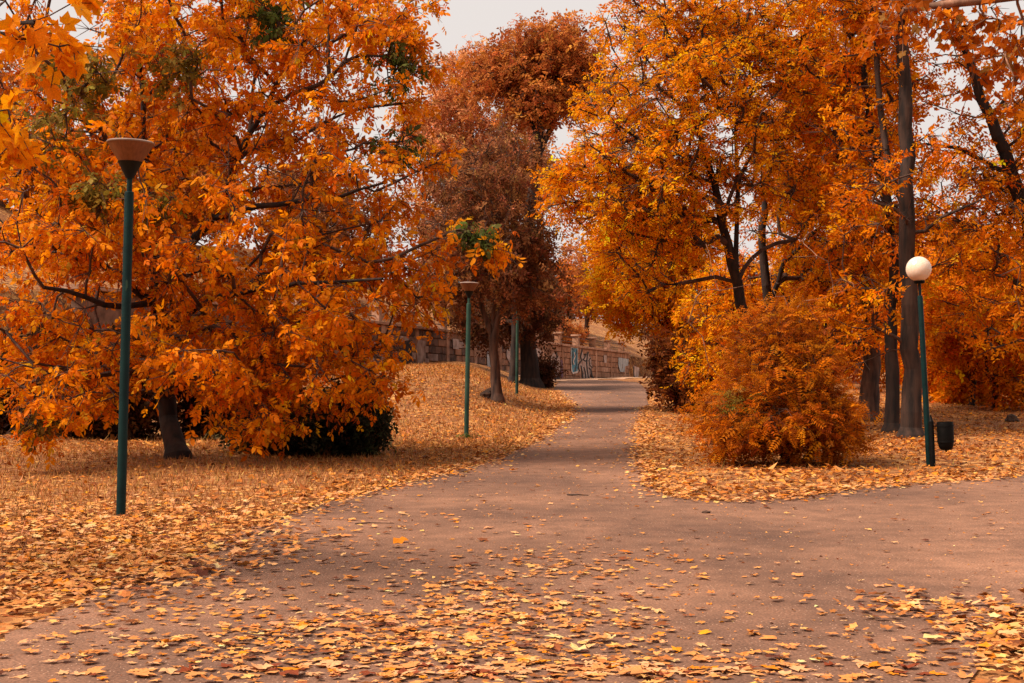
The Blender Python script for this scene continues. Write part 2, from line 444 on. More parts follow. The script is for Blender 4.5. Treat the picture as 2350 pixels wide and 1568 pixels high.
def scatter(templates, pos, d, nrm, s, cols, which=None):
    """many leaves as one set of arrays: V, F, per-vertex colour"""
    n_ = len(pos)
    if which is None: which = rng.integers(0, len(templates), n_)
    y = norm(d); x = norm(np.cross(y, nrm)); z = np.cross(x, y)
    Vs, Fs, Cs, off = [], [], [], 0
    for k, (TV, TF) in enumerate(templates):
        m = which == k
        if not m.any(): continue
        c = int(m.sum())
        V_ = pos[m][:, None, :] + s[m][:, None, None] * (TV[None, :, 0:1] * x[m][:, None, :] + TV[None, :, 1:2] * y[m][:, None, :] + TV[None, :, 2:3] * z[m][:, None, :])
        F_ = TF[None] + (np.arange(c) * len(TV))[:, None, None] + off
        Vs.append(V_.reshape(-1, 3)); Fs.append(F_.reshape(-1, TF.shape[1]))
        Cs.append(np.repeat(cols[m], len(TV), axis=0)); off += c * len(TV)
    return np.vstack(Vs), np.vstack(Fs), np.vstack(Cs)

def pick(pal, n_, var=.21, hv=.6):
    """pal: list of (weight, rgb)"""
    wts = np.array([p[0] for p in pal], float); wts /= wts.sum()
    c = np.array([p[1] for p in pal])[rng.choice(len(pal), n_, p=wts)]
    k = np.exp(rng.normal(0, var, (n_, 1)))
    hue = np.exp(rng.normal(0, var * hv, n_))
    c = c * k; c[:, 1] *= hue
    return np.clip(c, 0.002, .85)

# ------------------------------------------------------------------ tree growing
def sample_ells(ells, n_, shell=.45):
    vol = np.array([e[1][0] * e[1][1] * e[1][2] * (e[2] if len(e) > 2 else 1) for e in ells])
    k = rng.choice(len(ells), n_, p=vol / vol.sum())
    d = norm(rng.normal(0, 1, (n_, 3))); rr = rng.random(n_) ** shell
    C = np.array([e[0] for e in ells]); R = np.array([e[1] for e in ells])
    return C[k] + d * rr[:, None] * R[k], d

def grow(trunks, tips, step=.5, alpha=.25, arch=.35, wob=.03, down_pen=.6, rt=.012, pw=.43):
    pos, par, rad, plen = [], [], [], []
    for ti, tr in enumerate(trunks):
        P = np.array([p[:3] for p in tr], float); Rr = np.array([p[3] for p in tr])
        prev = -1
        if ti > 0:
            prev = int(np.argmin(np.linalg.norm(np.array(pos) - P[0], axis=1)))
        for i in range(len(P)):
            if i == 0:
                if ti == 0:
                    pos.append(P[0]); par.append(-1); rad.append(Rr[0]); plen.append(0.0); prev = 0
                continue
            a = P[i - 1]; L = np.linalg.norm(P[i] - a); k = max(1, int(round(L / step)))
            for j in range(1, k + 1):
                u = j / k; q = a + (P[i] - a) * u + (rng.normal(0, wob, 3) if j < k else 0)
                pos.append(q); par.append(prev); rad.append(Rr[i - 1] + (Rr[i] - Rr[i - 1]) * u)
                plen.append(plen[prev] + np.linalg.norm(q - pos[prev])); prev = len(pos) - 1
    ntr = len(pos)
    cap = ntr + len(tips) * 40
    A = np.zeros((cap, 3)); A[:ntr] = pos; PL = np.zeros(cap); PL[:ntr] = plen
    par = par + [0] * (cap - ntr); N = ntr
    low = A[0, 2]; top_clear = max(.15 * (A[:ntr, 2].max() - low), .2)
    dist0 = np.array([np.min(np.linalg.norm(A[:ntr] - t, axis=1)) for t in tips])
    tipn = []
    for t in tips[np.argsort(dist0)]:
        dv = t - A[:N]; ds = np.linalg.norm(dv, axis=1)
        cost = ds + alpha * PL[:N] + down_pen * np.clip(A[:N, 2] - t[2], 0, None) + 50 * (A[:N, 2] < low + top_clear)
        i = int(np.argmin(cost)); L = ds[i]
        k = int(min(24, max(2, L / step)))
        pd = norm(A[i] - A[par[i]]) if i > 0 else np.array((0, 0, 1.0))
        c = A[i] + L * arch * norm(pd * .6 + norm(t - A[i]) * .7 + np.array((0, 0, .25)))
        prev = i
        for j in range(1, k + 1):
            u = j / k
            q = (1 - u) ** 2 * A[i] + 2 * u * (1 - u) * c + u * u * t
            if j < k: q = q + rng.normal(0, wob * min(1, L), 3)
            A[N] = q; par[N] = prev; PL[N] = PL[prev] + np.linalg.norm(q - A[prev]); prev = N; N += 1
        tipn.append(prev)
    A = A[:N]; par = np.array(par[:N])
    cnt = np.zeros(N); cnt[tipn] = 1
    for i in range(N - 1, 0, -1): cnt[par[i]] += cnt[i]
    r_ = rt * np.maximum(cnt, .6) ** pw
    r_[:ntr] = np.array(rad)
    # branches never thicker than what carries them
    for i in range(ntr, N):
        if r_[i] > .85 * r_[par[i]] and par[i] < ntr: r_[i] = .85 * r_[par[i]]
        elif r_[i] > r_[par[i]]: r_[i] = r_[par[i]]
    return A, par, r_, ntr, np.array(tipn)

def tubes(A, par, r_, sel, sides=6):
    """separate tapered segments for the nodes in sel"""
    i = np.array(sel); p = par[i]
    n_ = len(A)
    main = np.full(n_, -1); order = np.argsort(r_[1:]) + 1
    for k in order: main[par[k]] = k
    tang = np.zeros((n_, 3)); has = par >= 0
    tang[has] = A[has] - A[par[has]]
    nt_ = norm(tang).copy()
    m = main >= 0
    nt_[m] = norm(norm(tang[m]) + norm(tang[main[m]]))
    nt_[0] = norm(A[main[0]] - A[0]) if main[0] >= 0 else (0, 0, 1)
    tp = np.where((main[p] == i)[:, None], nt_[p], norm(tang[i]))
    rp = np.where(main[p] == i, r_[p], r_[i])
    tn = nt_[i]; rn = r_[i]
    def ring(c, t, rr):
        ref = np.array((.93, .31, .19)); x = norm(np.cross(t, ref)); y = np.cross(t, x)
        a = np.arange(sides) * 2 * math.pi / sides
        return c[:, None, :] + rr[:, None, None] * (np.cos(a)[None, :, None] * x[:, None, :] + np.sin(a)[None, :, None] * y[:, None, :])
    R0 = ring(A[p], tp, rp); R1 = ring(A[i], tn, rn)
    V_ = np.concatenate([R0, R1], 1).reshape(-1, 3)
    b = (np.arange(len(i)) * 2 * sides)[:, None, None]
    k = np.arange(sides); k2 = (k + 1) % sides
    Fq = np.stack([k, k2, k2 + sides, k + sides], -1)[None] + b
    return V_, Fq.reshape(-1, 4)

def lump(V_, Fq, amp, freq):
    V_ = V_.copy(); ph = V_ * freq
    V_[:, 0] += amp * np.sin(ph[:, 1] * 1.7 + ph[:, 2]) ; V_[:, 1] += amp * np.sin(ph[:, 0] * 1.3 + ph[:, 2] * .8)
    return V_, Fq

def make_tree(name, label, trunks, ells, ntips, templ, pal, size, per=6, nleaf=3, spread=.55, droop=.4, upn=.6,
              bark='bark', group=None, step=.5, rt=.012, pw=.43, alpha=.25, cat='tree', shell=.45, twigs=True, n_single=0,
              green=None, outb=.5, arch=.35, parts=('trunk', 'branches', 'crown'), flat=0.0, extra_tips=None, twig_r=.006, leafmat='leaf', down_pen=.6, sizevar=.22, bare=0.0):
    base = trunks[0][0]
    zb = float(hgt(base[0], base[1]))
    tr0 = [(base[0], base[1], zb - .15, base[3] * 1.5), (base[0], base[1], zb + .06, base[3] * 1.32)] + [(q[0], q[1], q[2], q[3]) for q in trunks[0][1:]]
    tr0.insert(2, tuple(np.array(tr0[1][:3]) + (np.array(tr0[2][:3]) - np.array(tr0[1][:3])) * .18) + (base[3],))
    trunks = [tr0] + list(trunks[1:])
    root = empty(name, (base[0], base[1], zb), label, cat, group)
    tips, _ = sample_ells(ells, ntips, shell)
    if extra_tips is not None: tips = np.vstack([tips, extra_tips])
    tips = tips[tips[:, 2] > hgt(tips[:, 0], tips[:, 1]) + .12]
    A, par, r_, ntr, tipn = grow(trunks, tips, step=step, alpha=alpha, rt=rt, pw=pw, arch=arch, down_pen=down_pen)
    V_, Fq = tubes(A, par, r_, np.arange(1, ntr), 12); V_, Fq = lump(V_, Fq, .012, 9)
    link(parts[0], np_mesh(parts[0], V_, Fq, smooth=True), root, M[bark])
    sel = np.arange(ntr, len(A)); big = sel[r_[sel] > .03]; sm = sel[r_[sel] <= .03]
    Va, Fa = tubes(A, par, r_, big, 7) if len(big) else (np.zeros((0, 3)), np.zeros((0, 4), int))
    Vb, Fb = tubes(A, par, r_, sm, 4)
    Vc = [Va, Vb]; Fc = [Fa, Fb + len(Va)]; off = len(Va) + len(Vb)
    # twigs and leaves at every tip
    C = np.mean([e[0] for e in ells], axis=0)
    T = A[tipn]; n_ = len(T)
    tp = np.repeat(T, per, 0)
    outd = norm(tp - C); outd[:, 2] *= .6
    d = norm(outd * outb + rng.normal(0, .75, tp.shape) + np.array((0, 0, -.15 * droop)))
    d[:, 2] *= (1 - flat); d = norm(d)
    L = spread * rng.uniform(.55, 1.25, len(tp))
    end = tp + d * L[:, None]; end[:, 2] -= droop * .25 * L
    if twigs:
        a = np.arange(3) * 2 * math.pi / 3
        x = norm(np.cross(d, (.2, .3, .9))); y = np.cross(d, x)
        rr = twig_r
        R0 = tp[:, None] + rr * (np.cos(a)[None, :, None] * x[:, None] + np.sin(a)[None, :, None] * y[:, None])
        R1 = end[:, None] + rr * .4 * (np.cos(a)[None, :, None] * x[:, None] + np.sin(a)[None, :, None] * y[:, None])
        Vt = np.concatenate([R0, R1], 1).reshape(-1, 3)
        k = np.arange(3); k2 = (k + 1) % 3
        Ft = (np.stack([k, k2, k2 + 3, k + 3], -1)[None] + (np.arange(len(tp)) * 6)[:, None, None]).reshape(-1, 4)
        Vc.append(Vt); Fc.append(Ft + off)
    link(parts[1], np_mesh(parts[1], np.vstack(Vc), np.vstack(Fc), smooth=True), root, M['twig' if bark in ('bark', 'bark_dark', 'bark_mid') else bark])
    u = (np.arange(nleaf) + .8) / nleaf
    u = np.clip(u[None] + rng.normal(0, .12, (len(tp), nleaf)), .15, 1.08)
    lp = (tp[:, None] + (end - tp)[:, None] * u[..., None]).reshape(-1, 3)
    ld = np.repeat(d, nleaf, 0)
    side = norm(np.cross(ld, rng.normal(0, 1, ld.shape)))
    side[:, 2] *= (1 - flat)
    dd = norm(ld * .55 + side * .8 + np.array((0, 0, -1.0)) * (droop * rng.uniform(.4, 1.4, (len(ld), 1))))
    nn = norm(np.array((0, 0, 1.0)) * upn + rng.normal(0, .45, ld.shape))
    ss = size * np.exp(rng.normal(0, sizevar, len(lp)))
    cc = pick(pal, len(lp))
    if green is not None:
        for gp, gr, gpal in green:
            q = np.linalg.norm((lp - gp) / gr, axis=1) + rng.normal(0, .12, len(lp))
            m = q < 1
            if m.any(): cc[m] = pick(gpal, int(m.sum()))
    ok = lp[:, 2] > hgt(lp[:, 0], lp[:, 1]) + .10
    ok &= ~np.repeat(rng.random(n_) < bare, per * nleaf)
    lp, dd, nn, ss, cc = lp[ok], dd[ok], nn[ok], ss[ok], cc[ok]
    keep = np.ones(len(lp), bool)
    singles = None
    if n_single:
        inview = (np.abs(lp[:, 0] / lp[:, 1]) < .355) & ((lp[:, 2] - CAMZ) / lp[:, 1] < .255)
        key = np.where(inview, lp[:, 1], 1e9)
        si = np.argsort(key)[:n_single]; keep[si] = False
        vm = []
        cv = np.array([p[1] for p in pal])
        for k, T_ in enumerate(templ):
            row = []
            for c_ in cv:
                me = np_mesh('leaf', T_[0], T_[1], np.tile(c_, (len(T_[0]), 1))); me.materials.append(M[leafmat]); row.append(me)
            vm.append(row)
        y = norm(dd[si]); x = norm(np.cross(y, nn[si])); z = np.cross(x, y)
        for j, i in enumerate(si):
            near = int(np.argmin(np.sum((cv - cc[i]) ** 2, axis=1)))
            o = bpy.data.objects.new('leaf', vm[random.randrange(len(templ))][near]); col.objects.link(o)
            Mx = np.eye(4); Mx[:3, 0] = x[j] * ss[i]; Mx[:3, 1] = y[j] * ss[i]; Mx[:3, 2] = z[j] * ss[i]; Mx[:3, 3] = lp[i]
            o.parent = root; o.matrix_parent_inverse = Matrix.Translation(-root.location)
            o.matrix_basis = Matrix(Mx.tolist())
    V_, F_, C_ = scatter(templ, lp[keep], dd[keep], nn[keep], ss[keep], cc[keep])
    co = link(parts[2], np_mesh(parts[2], V_, F_, C_), root, M[leafmat])
    co['kind'] = 'stuff'
    return root

def poly_w(pts, Y0, dY=0.0):
    """trunk points given as (px, py, radius) at depth Y0 (+dY over the length)"""
    out_ = []
    for k, (px, py, rr) in enumerate(pts):
        Y = Y0 + dY * k / max(1, len(pts) - 1)
        out_.append((*W(px, py, Y), rr))
    return out_
def E(px, py, Y, rx, rz, ry, wt=1.0):
    return (W(px, py, Y), (rx * Y / F, ry, rz * Y / F), wt)

# palettes (linear base colours)
ORANGE = [(5, (.50, .150, .010)), (4, (.42, .105, .008)), (3, (.56, .19, .014)), (2, (.32, .07, .008)), (.5, (.40, .20, .05))]
ORANGE_DEEP = [(5, (.42, .105, .008)), (4, (.34, .075, .007)), (2, (.52, .15, .010)), (2, (.26, .05, .007))]
GOLD = [(5, (.58, .20, .014)), (4, (.50, .155, .012)), (3, (.64, .25, .02)), (2, (.38, .10, .010))]
RUST = [(5, (.34, .095, .020)), (4, (.26, .066, .016)), (3, (.42, .13, .028)), (1, (.16, .04, .012))]
BROWN = [(5, (.20, .070, .028)), (4, (.14, .045, .02)), (3, (.30, .115, .05)), (1, (.09, .03, .015))]
TAN = [(5, (.42, .165, .062)), (4, (.33, .12, .042)), (3, (.50, .22, .095)), (1, (.22, .07, .028))]
GREEN = [(4, (.10, .12, .022)), (3, (.065, .085, .016)), (2, (.17, .17, .045))]
OLIVE = [(4, (.20, .13, .03)), (3, (.14, .09, .02)), (2, (.28, .18, .06))]
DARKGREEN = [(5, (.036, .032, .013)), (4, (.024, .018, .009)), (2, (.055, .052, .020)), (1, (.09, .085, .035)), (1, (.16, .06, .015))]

def tune(pal, r_, g_, b_):
    return [(p[0], (min(.86, p[1][0] * r_), p[1][1] * g_, p[1][2] * b_)) for p in pal]
ORANGE = tune(ORANGE, 1.56, 1.50, .25); ORANGE_DEEP = tune(ORANGE_DEEP, 1.6, 1.6, .25); GOLD = tune(GOLD, 1.6, 1.47, .2)
RUST = tune(RUST, 1.5, 1.7, 1.7); BROWN = tune(BROWN, 1.35, 1.4, 1.2); TAN = tune(TAN, 1.6, 1.6, 1.5); OLIVE = tune(OLIVE, 1.3, 1.3, .8)
COMP = [t_compound(k) for k in range(5)]
SPRAY = [t_spray(k) for k in range(5)]
FROND = [t_frond(k, 7) for k in range(4)]
MAPLE_HANG = [t_maple(.10, 40 + k, False) for k in range(5)]
SMALL = [t_small(), t_small(.1, -.2, .22), t_small(.02, -.05, .3)]

# ------------------------------------------------------------------ street furniture
def lathe(prof, seg=28):
    V_, Fc = [], []
    for (rr, z) in prof:
        for k in range(seg):
            a = 2 * math.pi * k / seg; V_.append((rr * math.cos(a), rr * math.sin(a), z))
    for i in range(len(prof) - 1):
        for k in range(seg):
            k2 = (k + 1) % seg
            Fc.append((i * seg + k, i * seg + k2, (i + 1) * seg + k2, (i + 1) * seg + k))
    return np.array(V_), np.array(Fc)
def lathe_obj(name, prof, mat, parent, seg=28, smooth=True, loc=(0, 0, 0)):
    V_, Fc = lathe(prof, seg); me = np_mesh(name, V_, Fc, smooth=smooth); me.materials.append(mat)
    if smooth:
        try: me.set_sharp_from_angle(angle=math.radians(35))
        except Exception: pass
    o = bpy.data.objects.new(name, me); col.objects.link(o); o.parent = parent; o.location = loc
    return o

def bowl_lamp(base, H, lean, label, head=True, mat='pole', rp=.05):
    """tall post with an upturned bowl head: H is the full height"""
    root = empty('street_lamp', tuple(base), label, 'street lamp')
    root.rotation_euler = lean
    k = H / 4.0
    zp = 3.46 * k
    lathe_obj('pole', [(rp * 1.04, -.2), (rp * 1.04, .0), (rp, .02), (rp * .97, zp - .03), (rp * .93, zp - .008), (rp * .62, zp)], M[mat], root)
    zn = 3.46 * k
    lathe_obj('neck', [(rp * .58, zn - .05), (rp * .58, zn + .0), (rp * .56, zn + .155 * k)], M[mat], root)
    if head:
        z0 = 3.6 * k
        cone = lathe_obj('cone', [(.0, z0), (.045 * k, z0), (.05 * k, z0 + .02), (.128 * k, z0 + .17 * k), (.130 * k, z0 + .172 * k), (.0, z0 + .172 * k)], M['black_cone'], root)
        z1 = z0 + .174 * k
        lathe_obj('diffuser', [(.122 * k, z1), (.140 * k, z1 + .03 * k), (.200 * k, z1 + .12 * k), (.237 * k, z1 + .19 * k), (.236 * k, z1 + .194 * k)], M['shade'], root, 40)
        z2 = z1 + .192 * k
        lid = lathe_obj('lid', [(.232 * k, z2 - .004), (.247 * k, z2 + .002), (.249 * k, z2 + .012), (.235 * k, z2 + .022), (.15 * k, z2 + .034), (.0, z2 + .042)], M['rim'], root, 40)
    return root

p1 = np.array([-4.14, 15.05, 0.0]); p1[2] = hgt(p1[0], p1[1])
lamp1 = bowl_lamp(p1, 4.0, (0, math.radians(1.5), 0), 'tall dark green lamp post with amber bowl head beside the big orange tree')
scr = bpy.data.meshes.new('sticker')
p2 = ground_hit(1070, 1005)
lamp2 = bowl_lamp(p2, 357 * p2[1] / F, (0, math.radians(1.1), 0), 'faded green lamp post with bowl head partly behind orange leaves, on the bank', mat='pole_pale', rp=.052)
p3 = ground_hit(1186, 907)
lamp3 = bowl_lamp(p3, 223 * p3[1] / F, (0, math.radians(.5), 0), 'faded green lamp post without a head beside the dark thick trunk', head=False, mat='pole_pale', rp=.052)
lathe_obj('clamp', [(.05, 2.62), (.06, 2.625), (.06, 2.665), (.05, 2.67)], M['black'], lamp3)
for zz, rz_ in ((.52, -1.0), (2.42, .25)):      # torn pale paper scraps stuck on the post
    Vq = []
    for j, zq in enumerate((0, .05, .09)):
        for a in np.linspace(-.25, .25, 4): Vq.append((.0515 * math.cos(a - 1.57 + rz_), .0515 * math.sin(a - 1.57 + rz_), zz + zq + .02 * math.sin(a * 9 + j)))
    Fq = [(j * 4 + i, j * 4 + i + 1, j * 4 + i + 5, j * 4 + i + 4) for j in range(2) for i in range(3)]
    me = np_mesh('paper_scrap', np.array(Vq), np.array(Fq)); me.materials.append(M['pole_pale'])
    o = bpy.data.objects.new('paper_scrap', me); col.objects.link(o); o.parent = lamp1

# globe lamp
p4 = ground_hit(2141, 1073)
p4b = p4 + np.array((-.01, .16, 0))
p4b[2] = hgt(p4b[0], p4b[1])
lg = empty('globe_lamp', tuple(p4b), 'green post leaning slightly, topped by a white globe, above a black litter bin', 'street lamp')
lg.rotation_euler = (0, math.radians(-3.1), 0)
lathe_obj('pole', [(.047, -.2), (.047, 0), (.044, 1.6), (.041, 2.72), (.038, 2.735), (.026, 2.74)], M['pole'], lg)
lathe_obj('neck', [(.024, 2.70), (.024, 2.95)], M['black_cone'], lg)
lathe_obj('collar', [(.0, 2.93), (.075, 2.93), (.085, 2.945), (.085, 2.975), (.06, 2.98)], M['black'], lg)
R_ = .200
gl = lathe_obj('globe', [(.075 if k == 0 else R_ * math.sin(math.pi * (k + 2) / 26) if k < 24 else 0.0, 3.165 - R_ * math.cos(math.pi * (k + 2) / 26)) for k in range(25)], M['globe'], lg, 40)

# litter bin on its own post
bn = empty('litter_bin', tuple(p4), 'black barrel litter bin hung on a short black post', 'litter bin')
bn.rotation_euler = (0, math.radians(-2.4), 0)
lathe_obj('post', [(.046, -.2), (.046, .0), (.044, .02), (.040, .70), (.038, .735), (.030, .745), (.018, .79), (.014, .80), (.014, .83), (.0, .84)], M['black'], bn)
bk = lathe_obj('bucket', [(.0, .235), (.012, .24), (.016, .262), (.07, .27), (.105, .305), (.122, .37), (.130, .45), (.131, .60), (.127, .70), (.124, .715), (.116, .715), (.120, .69), (.122, .50), (.10, .33), (.0, .30)], M['black'], bn, 32, loc=(.215, -.02, 0))
for zz in (.405, .655):
    lathe_obj('band', [(.126, zz - .014), (.1345, zz - .012), (.1345, zz + .012), (.126, zz + .014)], M['black'], bk, 32)
for k in range(3):
    a = math.radians(60 + 30 * k)
    V_, Fc = lathe([(.0, .0), (.011, .0), (.011, .006), (.0, .006)], 10)
    Rm = Matrix.Rotation(math.radians(90), 3, 'X'); V_ = np.array([Rm @ Vector(v) for v in V_])
    me = np_mesh('rivet', V_, Fc); me.materials.append(M['rock'])
    o = bpy.data.objects.new('rivet', me); col.objects.link(o); o.parent = bk
    o.location = (math.cos(a) * .1165, math.sin(a) * .1165, .693)
for zz in (.405, .655):
    me = bpy.data.meshes.new('bracket'); bm = bmesh.new()
    bmesh.ops.create_cube(bm, size=1); bmesh.ops.scale(bm, vec=(.09, .03, .014), verts=bm.verts)
    bmesh.ops.bevel(bm, geom=list(bm.edges), offset=.003, segments=1, affect='EDGES')
    bm.to_mesh(me); bm.free(); me.materials.append(M['black'])
    o = bpy.data.objects.new('bracket', me); col.objects.link(o); o.parent = bn; o.location = (.066, -.012, zz)

# ------------------------------------------------------------------ wall
wall = empty('stone_wall', (float(WP[0]), float(WP[1]), float(hgt(WP[0] + .5, WP[1] - .2))), 'long stone block retaining wall with pillars, railing and graffiti', 'wall')
def wpt(t, z, s=0.0):
    p = WP - WU * t + WN * s
    return (p[0], p[1], z)
def wbox(name, t0, t1, za0, za1, zb0, zb1, s0, s1, mat, parent, bev=0.0, jit=0.0):
    """prism between t0..t1; heights za at t0, zb at t1; from s0 (back) to s1 (front)"""
    j = lambda: rng.normal(0, jit) if jit else 0.0
    V_ = [wpt(t0, za0, s0), wpt(t1, zb0, s0), wpt(t1, zb1, s0), wpt(t0, za1, s0)]
    f = [wpt(t0, za0, s1 - bev), wpt(t1, zb0, s1 - bev), wpt(t1, zb1, s1 - bev), wpt(t0, za1, s1 - bev)]
    V_ += f
    Fc = [[0, 3, 2, 1], [0, 1, 5, 4], [1, 2, 6, 5], [2, 3, 7, 6], [3, 0, 4, 7]]
    if bev:
        b = bev
        sg = 1 if t1 > t0 else -1
        V_ += [wpt(t0 + sg * b, za0 + b + j(), s1 + j()), wpt(t1 - sg * b, zb0 + b + j(), s1 + j()), wpt(t1 - sg * b, zb1 - b + j(), s1 + j()), wpt(t0 + sg * b, za1 - b + j(), s1 + j())]
        Fc += [[4, 5, 9, 8], [5, 6, 10, 9], [6, 7, 11, 10], [7, 4, 8, 11], [8, 9, 10, 11]]
    else: Fc += [[4, 5, 6, 7]]
    return link(name, np_mesh(name, np.array(V_), np.array(Fc)), parent, mat)
CH = .345
T0, T1 = -16.0, 46.0
core_z = lambda t: float(cornice_z(t))
wbox('core', T0, T1, core_z(T0) - 3.2, core_z(T0) - .02, core_z(T1) - 3.2, core_z(T1) - .02, -.62, -.03, M['mortar'], wall)
for row in range(6):
    t = T0 + (row % 2) * .4
    while t < 36:
        L = rng.uniform(.75, 1.35) * (1.25 if t < -4 else 1)
        a, b = t + .022, min(t + L, 36) - .022
        za, zb_ = core_z(a) - .03 - row * CH, core_z(b) - .03 - row * CH
        tm = .5 * (a + b); q = rng.random()
        if 15 < tm: mt = 'stone_dark' if q < .62 else 'stone_pale' if q < .78 else 'stone'
        elif 8 < tm: mt = 'stone_dark' if q < .4 else 'stone'
        else: mt = 'stone' if q < .86 else 'stone_dark' if q < .92 else 'coping'
        if za - CH > float(hgt(*wpt(tm, 0, .3)[:2])) - .5:
            wbox('stone', a, b, za - CH + .04, za, zb_ - CH + .04, zb_, -.04, .012 + rng.uniform(0, .035), M[mt], wall, .015, .004)
        t += L
t = T0
while t < 46:
    a, b = t + .01, t + 1.82
    wbox('coping', a, b, core_z(a), core_z(a) + .13, core_z(b), core_z(b) + .13, -.72, .14, M['coping'], wall, .015, .003)
    t += 1.84
SP = 3.68
for k in range(-4, 10):
    t = k * SP
    z0 = core_z(t) + .12
    pil = wbox('pillar', t - .17, t + .17, z0, z0 + .62, z0, z0 + .62, -.42, -.06, M['coping'] if k % 2 else M['stone'], wall, .012)
    cap = wbox('cap', t - .25, t + .25, z0 + .622, z0 + .72, z0 + .622, z0 + .72, -.5, .02, M['coping'], pil, .012)
    cap.matrix_parent_inverse = Matrix()
    pst = wbox('pilaster', t - .18, t + .18, core_z(t) - 2.2, core_z(t) - .005, core_z(t) - 2.2, core_z(t) - .005, -.03, .055, M['coping'] if k % 3 else M['stone'], wall, .012)
    if k < 9:
        for dz in (.22, .48):
            t2 = t + SP
            wbox('rail', t + .17, t2 - .17, core_z(t) + .12 + dz, core_z(t) + .155 + dz, core_z(t2) + .12 + dz, core_z(t2) + .155 + dz, -.26, -.23, M['iron'], wall)

def zp3(x, y):   # a point of the enlarged wall view (1320,820 .. 1620,970 of the 2560 px photo) -> ray
    return ((1320 + x / 7.833) * .91797, (820 + y / 7.833) * .91797)
def zp2(x, y):
    return ((980 + x / 3.5606) * .91797, (760 + y / 3.5606) * .91797)
def wall_hit(px, py, s):
    dx, dz = (px - 1175.0) / F, (HZ - py) / F
    k = (s + WP[0] * WN[0] + WP[1] * WN[1]) / (dx * WN[0] + WN[1])
    return (dx * k, k, CAMZ + dz * k)
def paint(c1, c2, sc_=8):
    m = noise_mat('spray_paint', c1, c2, sc_, .85, .5, 9, detail=8)
    cr = [n for n in m.node_tree.nodes if n.type == 'VALTORGB'][0]
    e = cr.color_ramp.elements.new(.36); e.color = (*c1, 1); cr.color_ramp.elements[0].position = .31; cr.color_ramp.elements[0].color = (.2, .095, .05, 1)
    return m
PB = paint((.02, .10, .15), (.10, .28, .36), 3); PK = paint((.010, .008, .008), (.03, .022, .02)); PW = paint((.46, .38, .34), (.68, .58, .52), 4)
PP = paint((.26, .17, .14), (.48, .36, .31), 3); PV = paint((.08, .03, .05), (.14, .06, .09)); PG = paint((.22, .24, .25), (.42, .42, .42), 3)
def graf(polys, mat, s=.07, zz=zp3):
    bm = bmesh.new()
    for P in polys:
        vs_ = [bm.verts.new(wall_hit(*zz(*q), s)) for q in P]
        try: bm.faces.new(vs_)
        except ValueError: pass
    bmesh.ops.triangulate(bm, faces=bm.faces)
    me = bpy.data.meshes.new('graffiti'); bm.to_mesh(me); bm.free()
    return link('graffiti', me, wall, mat)
def stroke(pts, wd):
    """polyline with a width, as quads in view coordinates"""
    P = np.array(pts, float); out_ = []
    for a, b in zip(P[:-1], P[1:]):
        d = norm(b - a); n_ = np.array((-d[1], d[0])) * wd * .5
        a = a - d * wd * .2; b = b + d * wd * .2
        out_.append([tuple(a + n_), tuple(b + n_), tuple(b - n_), tuple(a - n_)])
    return out_
graf([[(838, 380), (985, 388), (975, 520), (985, 640), (975, 760), (990, 850), (960, 885), (880, 900), (850, 850), (840, 640)]], PW, .068)
graf([[(850, 392), (972, 400), (962, 520), (972, 640), (962, 760), (972, 845), (880, 872), (862, 800), (852, 640)]], PB, .073)
graf(stroke([(862, 400), (885, 430), (862, 600), (880, 720), (900, 640), (880, 600)], 14) + stroke([(960, 420), (935, 560), (950, 700), (925, 850)], 14), PK, .078)
graf(stroke([(905, 480), (925, 560), (890, 650), (905, 715)], 16), PW, .082)
graf([[(1010, 640), (1060, 430), (1095, 560), (1150, 500), (1185, 470), (1200, 560), (1235, 590), (1225, 700), (1260, 770), (1230, 790), (1195, 1000), (1130, 1005), (1075, 1000), (1040, 760), (1000, 800)]], PP, .064)
graf(stroke([(1065, 425), (1030, 560), (1050, 640), (990, 720), (985, 790), (1015, 850)], 24) + stroke([(1040, 740), (1065, 860), (1080, 1015)], 22)
     + stroke([(1140, 510), (1115, 580), (1080, 620), (1120, 650), (1160, 640)], 22) + stroke([(1180, 475), (1160, 560), (1150, 700), (1165, 850), (1190, 1005)], 24)
     + stroke([(1095, 770), (1125, 870), (1135, 1010)], 22) + stroke([(1225, 590), (1195, 640), (1215, 740), (1265, 780)], 20)
     + stroke([(1195, 780), (1235, 830), (1250, 930), (1280, 975)], 26), PK, .078)
graf([[(430, 570), (520, 480), (560, 590), (610, 540), (630, 640), (625, 920), (560, 950), (500, 940), (440, 720)]], PP, .068)
graf([[(490, 940), (625, 930), (620, 1005), (480, 1000)]] + stroke([(535, 640), (550, 690)], 20) + stroke([(560, 480), (575, 590)], 20), PK, .074)
graf([[(640, 620), (680, 640), (690, 960), (655, 980), (638, 800)]], PV, .068)
graf([[(1770, 580), (1970, 610), (1965, 740), (1905, 750), (1895, 870), (1805, 860), (1770, 720)]], PG, .068)
graf([[(1485, 530), (1545, 540), (1540, 680), (1490, 690)]], PP, .066)
graf([[(2065, 740), (2180, 780), (2165, 960), (2110, 1000), (2070, 960)]], PP, .066)
graf(stroke([(2065, 760), (2075, 950), (2120, 1000), (2160, 960)], 18), PK, .074)
